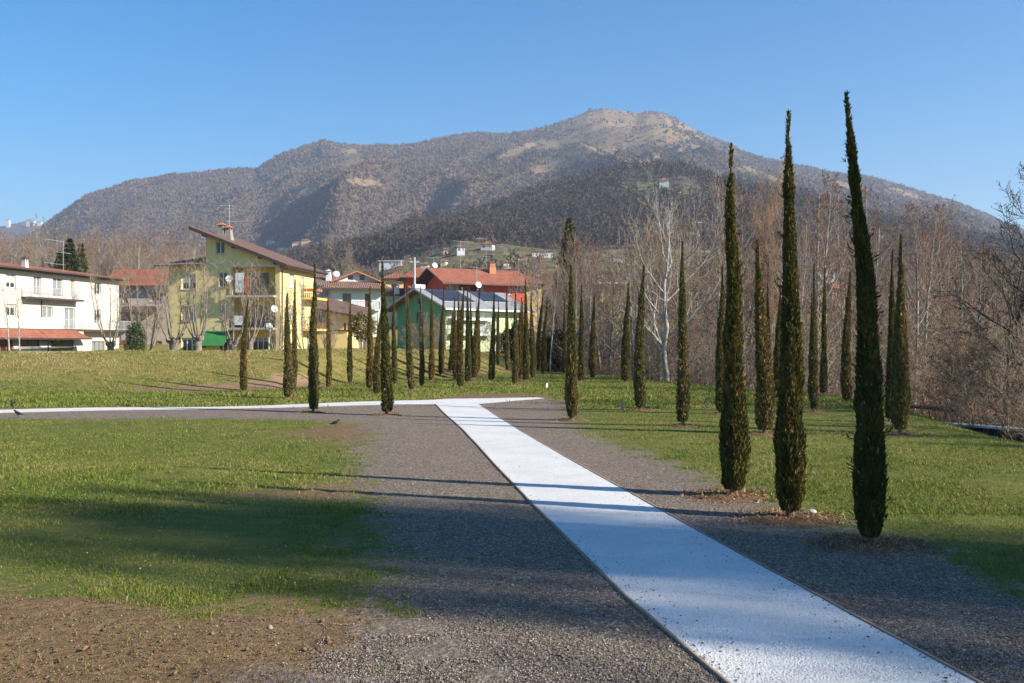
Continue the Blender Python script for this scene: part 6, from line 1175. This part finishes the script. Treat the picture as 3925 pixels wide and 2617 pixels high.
# lattice mast
Yd = 120; p = Wd(2682, 850, Yd); z0 = gz(p.x, p.y); e = tag(empty('lattice_pylon', (p.x, p.y, z0)), 'dark steel lattice pylon standing above the wood', 'pylon'); mb = MB(); h_ = p.z - z0; w0, w1 = .9, .42; n = 13
def cw(z): return w0 + (w1 - w0) * z / h_
for sx in (-1, 1):
    for sy in (-1, 1): mb.tube([(sx * w0, sy * w0, -.3), (sx * w1, sy * w1, h_)], .06, 5)
for i in range(n):
    za, zb = h_ * i / n, h_ * (i + 1) / n; a, b = cw(za), cw(zb)
    for s_ in ((1, 0), (-1, 0), (0, 1), (0, -1)):
        if s_[0]: mb.tube([(s_[0] * a, -a, za), (s_[0] * b, b, zb)], .035, 4); mb.tube([(s_[0] * a, a, za), (s_[0] * b, -b, zb)], .035, 4); mb.tube([(s_[0] * b, -b, zb), (s_[0] * b, b, zb)], .035, 4)
        else: mb.tube([(-a, s_[1] * a, za), (b, s_[1] * b, zb)], .035, 4); mb.tube([(a, s_[1] * a, za), (-b, s_[1] * b, zb)], .035, 4); mb.tube([(-b, s_[1] * b, zb), (b, s_[1] * b, zb)], .035, 4)
mb.build('lattice', M['dark_metal'], e); mb = MB()
for zz, l_, r__ in ((h_ - 1.4, -1.6, 0), (h_ - 3.6, -.6, 1.2), (h_ - .1, -.6, .6)): mb.box(l_, r__, -.06, .06, zz, zz + .12); [mb.tube([(q, 0, zz), (q, 0, zz - .3)], .05, 6) for q in (l_ + .1, r__ - .1)]
mb.build('crossarm', M['zinc'], e)
# pipe and low wall beyond the right edge of the lawn
def off_pt(x, y, Y): p = Wd(x, y, Y); return (p.x, p.y, p.z)
mb = MB(); mb.tube([off_pt(3475, 1556, 30), off_pt(3560, 1562, 29), off_pt(3640, 1570, 28), off_pt(3690, 1577, 27.4)], [.045, .055, .055, .04], 8); tag(mb.build('black_pipe', M['dark_metal']), 'thin black pipe running level just beyond the lawn edge, right of the trio of cypresses', 'pipe')
A = Vector(off_pt(3560, 1615, 26.5)); B = Vector(off_pt(4300, 1672, 18.5)); e = tag(empty('low_wall', A, math.atan2(B.y - A.y, B.x - A.x)), 'low dark wall with a pale metal coping beyond the lawn at the right edge', 'wall'); L = (B - A).xy.length; dz = B.z - A.z
mb = MB(); mb.add([(0, 0, -2.5), (L, 0, -2.5), (L, .25, -2.5), (0, .25, -2.5), (0, 0, -.05), (L, 0, dz - .05), (L, .25, dz - .05), (0, .25, -.05)], [(0, 1, 5, 4), (1, 2, 6, 5), (2, 3, 7, 6), (3, 0, 4, 7), (4, 5, 6, 7)]); mb.build('wall', M['bark_dark'], e)
mb = MB(); mb.slab([(0, -.08, 0), (L, -.08, dz), (L, .33, dz), (0, .33, 0)], .05); mb.build('coping', [M['zinc'], M['zinc']], e); mb = MB(); [mb.box(q, q + .05, -.07, -.03, -.75 + dz * q / L, -.06 + dz * q / L) for q in np.arange(.3, L, .42)]; mb.build('railing', M['dark_metal'], e)
M['stake_wood'] = vary('pale stake wood', (.5, .42, .3), (.42, .34, .24), 9, .8)
for px, py, h_, lab in ((2096, 1483, .17, 'small white marker stake in the lawn, left of the tall brown flecked cypress'), (2383, 1568, .19, 'small wooden marker stake in the lawn, beside the mulch of the olive cypress')):
    X, Y = Gd(px, py); mb = MB(); mb.add([(-.035, -.012, -.1), (.035, -.012, -.1), (.035, .012, -.1), (-.035, .012, -.1), (-.035, -.012, h_), (.03, -.012, h_ + .01), (.03, .012, h_ + .01), (-.035, .012, h_)], [(0, 1, 5, 4), (1, 2, 6, 5), (2, 3, 7, 6), (3, 0, 4, 7), (4, 5, 6, 7)]); o = mb.build('marker_stake', M['white_frame' if px < 2200 else 'stake_wood']); o.location = (X, Y, gz(X, Y)); o.rotation_euler = (0, .06, .3); tag(o, lab, 'stake', 'marker stakes in the lawn')
M['bird'] = vary('black feathers', (.012, .012, .014), (.035, .033, .035), 20, .7)
def bird(X, Y, az, up, lab, s=1.0):
    mb = MB(); k = 10; pts = [(-.155, .075 - up * .05), (-.10, .085), (-.05, .10), (0, .115 + up * .01), (.045, .135 + up * .03), (.07, .165 + up * .05), (.092, .178 + up * .06), (.112, .172 + up * .06), (.122, .168 + up * .06), (.15, .163 + up * .055)]; rs_ = [.006, .018, .038, .045, .036, .024, .025, .018, .006, .001]; mb.tube([(x, 0, z) for x, z in pts], rs_, k)
    for sy in (-1, 1): mb.tube([(.0, sy * .014, .085), (-.008, sy * .016, .04), (.002, sy * .016, .0)], .004, 5); mb.tube([(.002, sy * .016, .003), (.028, sy * .02, .003)], .003, 4)
    o = mb.build('bird', M['bird'], smooth=True); o.location = (X, Y, gz(X, Y) + .012); o.rotation_euler = (0, 0, az); o.scale = (s, s, s); tag(o, lab, 'bird', 'black birds on the ground')
for (px, py, az, up, s, lab) in ((47, 1573, 2.2, 1.0, 1.0, 'upright black bird on the grass beyond the white path at the far left'), (68, 1604, 2.9, 0, 1.0, 'black bird on the gravel verge at the far left, in front of the white path'), (1285, 1638, .2, 0, .9, 'dark bird on the grass edge left of the gravel, alone')):
    X, Y = Gd(px, py); bird(X, Y, az, up, lab, s * .85)
# ------------------------------------------------------------------ loose stones, grass blades, clods
def lumps(X, Y, Z, S, C, seed, flat=.6):
    r = np.random.RandomState(seed); n = len(X); d = np.array([[1, 0, 0], [0, 1, 0], [-1, 0, 0], [0, -1, 0], [0, 0, 1], [0, 0, -1]], float)
    V = d[None] * (S[:, None, None] * r.uniform(.6, 1.25, (n, 6, 1))); V[..., 2] *= flat; a = r.uniform(0, 6.28, n); ca, sa = np.cos(a)[:, None], np.sin(a)[:, None]; tl = r.normal(0, .4, (n, 1))
    x = V[..., 0] * ca - V[..., 1] * sa; y = V[..., 0] * sa + V[..., 1] * ca; z = V[..., 2] + x * tl
    P = np.stack([x + X[:, None], y + Y[:, None], z + Z[:, None]], -1).reshape(-1, 3); f = np.array([[0, 1, 4], [1, 2, 4], [2, 3, 4], [3, 0, 4], [1, 0, 5], [2, 1, 5], [3, 2, 5], [0, 3, 5]])
    F = (np.arange(n)[:, None, None] * 6 + f[None]).reshape(-1, 3); return P, F, np.repeat(C, 6, axis=0)
r = np.random.RandomState(21)
def sample(n, y0, y1, p=1.6, xr=.58):        # dense where one walks, thinning out to both sides
    n = int(n * 1.22); u = r.uniform(0, 1, n); Y = (y0 ** (1 - p) + u * (y1 ** (1 - p) - y0 ** (1 - p))) ** (1 / (1 - p)); q = r.uniform(0, 1, n); w_ = np.where(q < .80, r.uniform(-.58, .58, n), np.sign(r.uniform(-1, 1, n)) * (.58 + .62 * r.uniform(0, 1, n) ** 1.8)); return w_ * Y, Y
def on_path(X, Y): return inside(path_main, X, Y) | inside(path_cross, X, Y)
edge_n = lambda X, Y: fbm(X * 1.4, Y * 1.4, 3, 61) * .7 + fbm(X * 6, Y * 6, 2, 62) * .35
GM = attrmat('loose gravel', .9, .25); M['loose_gravel'] = GM
X, Y = sample(150000, 4.2, 18, 1.9); gr, so = masks(X, Y); e_ = edge_n(X, Y); k = (gr + e_ * .8 > 0) & ~on_path(X, Y); X, Y = X[k], Y[k]; n = len(X)
pal = np.array([[.28, .235, .20], [.20, .158, .125], [.11, .09, .073], [.25, .185, .14], [.42, .375, .33], [.16, .13, .108]]); C = pal[r.randint(0, 6, n)] * r.uniform(.65, 1.15, (n, 1)); S = r.uniform(.004, .0085, n) * (1 + (r.uniform(0, 1, n) > .985) * 1.0)
P1, F1, C1 = lumps(X, Y, ground_z(X, Y) + .003, S, C, 1)
tag(link('gravel', mesh_np('gravel', P1, F1, GM, colr=C1)), 'loose brown and grey gravel beside the white path', 'gravel', kind='stuff')
X, Y = sample(90000, 4.2, 14, 1.9); k = inside(path_main, X, Y); X, Y = X[k], Y[k]; n = len(X); C = np.array([[.66, .655, .64]]) * r.uniform(.75, 1.05, (n, 1)); dk = r.uniform(0, 1, n) < .012; C[dk] = [.13, .11, .10]; P2, F2, C2 = lumps(X, Y, ground_z(X, Y) + .009, r.uniform(.003, .0058, n), C, 2, .5)
# dark grit and leaf bits strewn near the boards
X, Y = sample(14000, 4.5, 24, 1.8); d = sdist(path_main, X, Y); k = (d > 0) & (d < .45) & (r.uniform(0, 1, len(X)) < np.exp(-d / .12)); X, Y = X[k], Y[k]; n = len(X); C = np.array([[.12, .09, .07]]) * r.uniform(.4, 1.5, (n, 1)); P3, F3, C3 = lumps(X, Y, ground_z(X, Y) + .012, r.uniform(.004, .011, n), C, 3, .4)
tag(link('white_gravel', mesh_np('white_gravel', np.concatenate([P2, P3]), np.concatenate([F2, F3 + len(P2)]), GM, colr=np.concatenate([C2, C3]))), 'loose white marble chips on the path', 'gravel', kind='stuff')
# clods, stones and straw on the bare earth
X, Y = sample(24000, 4.2, 34, 1.7); gr, so = masks(X, Y); k = (so + edge_n(X, Y) * .8 > 0) & (gr < .1); X, Y = X[k], Y[k]; n = len(X); S = r.uniform(.003, .011, n) * (1 + 1.4 * (r.uniform(0, 1, n) > .98)); C = np.array([[.19, .120, .062]]) * r.uniform(.6, 1.35, (n, 1)); lt = r.uniform(0, 1, n) < .04; C[lt] = [.34, .27, .18]
P4, F4, C4_ = lumps(X, Y, ground_z(X, Y) + .010, S, C, 4, .7); tag(link('clods', mesh_np('clods', P4, F4, GM, colr=C4_)), 'clods and pebbles on the bare brown earth', 'earth', kind='stuff')
# grass
def blades(X, Y, Z, h, w_, C, seed, lean=.55):
    r = np.random.RandomState(seed); n = len(X); a = r.uniform(0, 6.28, n); l = np.abs(r.normal(0, lean, n)) * h; dx, dy = np.cos(a) * l, np.sin(a) * l; b = r.uniform(0, 6.28, n); wx, wy = np.cos(b) * w_ / 2, np.sin(b) * w_ / 2; p = np.stack([X, Y, Z], 1); W_ = np.stack([wx, wy, 0 * wx], 1)
    m_ = p + np.stack([dx * .35, dy * .35, h * .6], 1); t = p + np.stack([dx, dy, h], 1); V = np.stack([p - W_, p + W_, m_ + W_ * .75, t, m_ - W_ * .75], 1).reshape(-1, 3); b0 = np.arange(n)[:, None] * 5
    return V, np.concatenate([b0, b0 + 1, b0 + 2, b0 + 4], 1), np.concatenate([b0 + 4, b0 + 2, b0 + 3], 1), np.repeat(C, 5, axis=0)
def gcol(X, Y, seed):
    r = np.random.RandomState(seed); n = len(X); t = np.clip(.5 + .5 * fbm(X * .8, Y * .8, 3, 71) + r.normal(0, .26, n), 0, 1)[:, None]; bank = (sstep(-1, 5, Y - np.interp(X, TOE_X, TOE_Y)) * (1 - sstep(-2, 3, X)))[:, None]
    a, b, c = np.array([.085, .142, .022]), np.array([.185, .208, .038]), np.array([.42, .32, .14]); t = np.clip(t * (.80) + bank * .38 * (fbm(X * .35, Y * .35, 2, 72)[:, None] + 1.0), 0, 1)
    return np.where(t < .5, a + (b - a) * t * 2, b + (c - b) * (t - .5) * 2) * r.uniform(.7, 1.3, (n, 1))
VV = []; Q = []; Tt = []; CC = []; o = 0
for (cnt, y0, y1, hh, ww, p, sd_) in ((420000, 4.6, 16, .017, .0050, 1.7, 31), (260000, 10, 34, .022, .010, 1.6, 32), (260000, 26, 66, .046, .024, 1.2, 33)):
    X, Y = sample(cnt, y0, y1, p); gr, so = masks(X, Y); e_ = edge_n(X, Y); s = X - np.interp(Y, ED_Y, ED_X)
    dens = sstep(-.05, .35, -(gr + e_ * .9)) * sstep(-.1, .5, -(so + e_ * 1.1)) + .012; dens *= (.50 + .5 * sstep(-.35, .25, fbm(X * .9, Y * .9, 3, 63))) * (1 - .8 * sstep(.2, .7, fbm(X * .33, Y * .33, 3, 64)) * (Y < 16)); dens[on_path(X, Y)] = 0; dens[s > 2.5] = 0
    toe = np.interp(X, TOE_X, TOE_Y); dens[(Y > toe + 12) & (X < 1)] = 0; mul = np.ones(len(X), bool)
    k = r.uniform(0, 1, len(X)) < dens; X, Y = X[k], Y[k]; n = len(X); tall = 1 + .9 * sstep(.1, .6, vnoise(X * 2.2, Y * 2.2, 65)); h = hh * r.uniform(.5, 1.5, n) * tall
    V, q, t, c = blades(X, Y, ground_z(X, Y) - .002, h, ww * r.uniform(.6, 1.4, n), gcol(X, Y, sd_), sd_, .8); VV.append(V); Q.append(q + o); Tt.append(t + o); CC.append(c); o += len(V)
X, Y = sample(2200, 6, 34, 1.4); gr, so = masks(X, Y); k = (gr < -.3) & (so < -.2) & ~on_path(X, Y) & (X - np.interp(Y, ED_Y, ED_X) < 0); X, Y = X[k], Y[k]; n = len(X)   # daisies and dead leaves
c0 = np.stack([X, Y, ground_z(X, Y) + .024], 1); a = r.normal(size=(n, 3)) * .0042; bb = r.normal(size=(n, 3)) * .0042; lf = (r.uniform(0, 1, n) < .45)[:, None]; a = np.where(lf, a * 2.2, a); bb = np.where(lf, bb * 1.8, bb)
V = np.stack([c0 - a, c0 + bb, c0 + a], 1).reshape(-1, 3); VV.append(V); Tt.append(np.arange(len(V)).reshape(-1, 3) + o); o += len(V); CC.append(np.repeat(np.where(lf, np.array([[.24, .14, .07]]), np.array([[.66, .64, .56]])), 3, axis=0))
M['grass'] = attrmat('grass blades', .8, .2, trans=.25)
tag(link('grass', mesh_np('grass', np.concatenate(VV), [np.concatenate(Q), np.concatenate(Tt)], M['grass'], colr=np.concatenate(CC))), 'short winter grass, green and straw coloured', 'grass', kind='stuff')
# the pale stone by the middle cypress
X, Y = Gd(3112, 1975); mb = MB(); rr = random.Random(4); k = 10
for j, (q, z) in enumerate(((.6, 0), (1, .35), (.85, .75), (.35, 1))):
    for i in range(k): t = 2 * math.pi * i / k; mb.v.append((q * .05 * math.cos(t) * rr.uniform(.85, 1.15), q * .035 * math.sin(t) * rr.uniform(.85, 1.15), z * .045))
for j in range(3):
    for i in range(k): mb.f.append((j * k + i, j * k + (i + 1) % k, (j + 1) * k + (i + 1) % k, (j + 1) * k + i)); mb.m.append(0)
mb.f.append(tuple(3 * k + i for i in range(k))); mb.m.append(0); o = mb.build('stone', M['concrete'], smooth=True); o.location = (X, Y, gz(X, Y) + .018); tag(o, 'pale stone on the mulch beside the middle big cypress', 'stone')

# ------------------------------------------------------------------ haze
mb = MB(); mb.box(-6000, 6000, -500, 5300, -6, 680); m = bpy.data.materials.new('haze'); m.use_nodes = True; nt = m.node_tree; nt.nodes.remove(nt.nodes["Principled BSDF"]); v = nt.nodes.new("ShaderNodeVolumePrincipled"); v.inputs["Color"].default_value = (.62, .76, 1.0, 1); v.inputs["Density"].default_value = .00017; v.inputs["Anisotropy"].default_value = .2
nt.links.new(v.outputs[0], nt.nodes["Material Output"].inputs["Volume"]); hz = mb.build('haze', m); tag(hz, 'pale blue air haze over the mountain', 'haze', kind='stuff'); hz.display_type = 'BOUNDS'
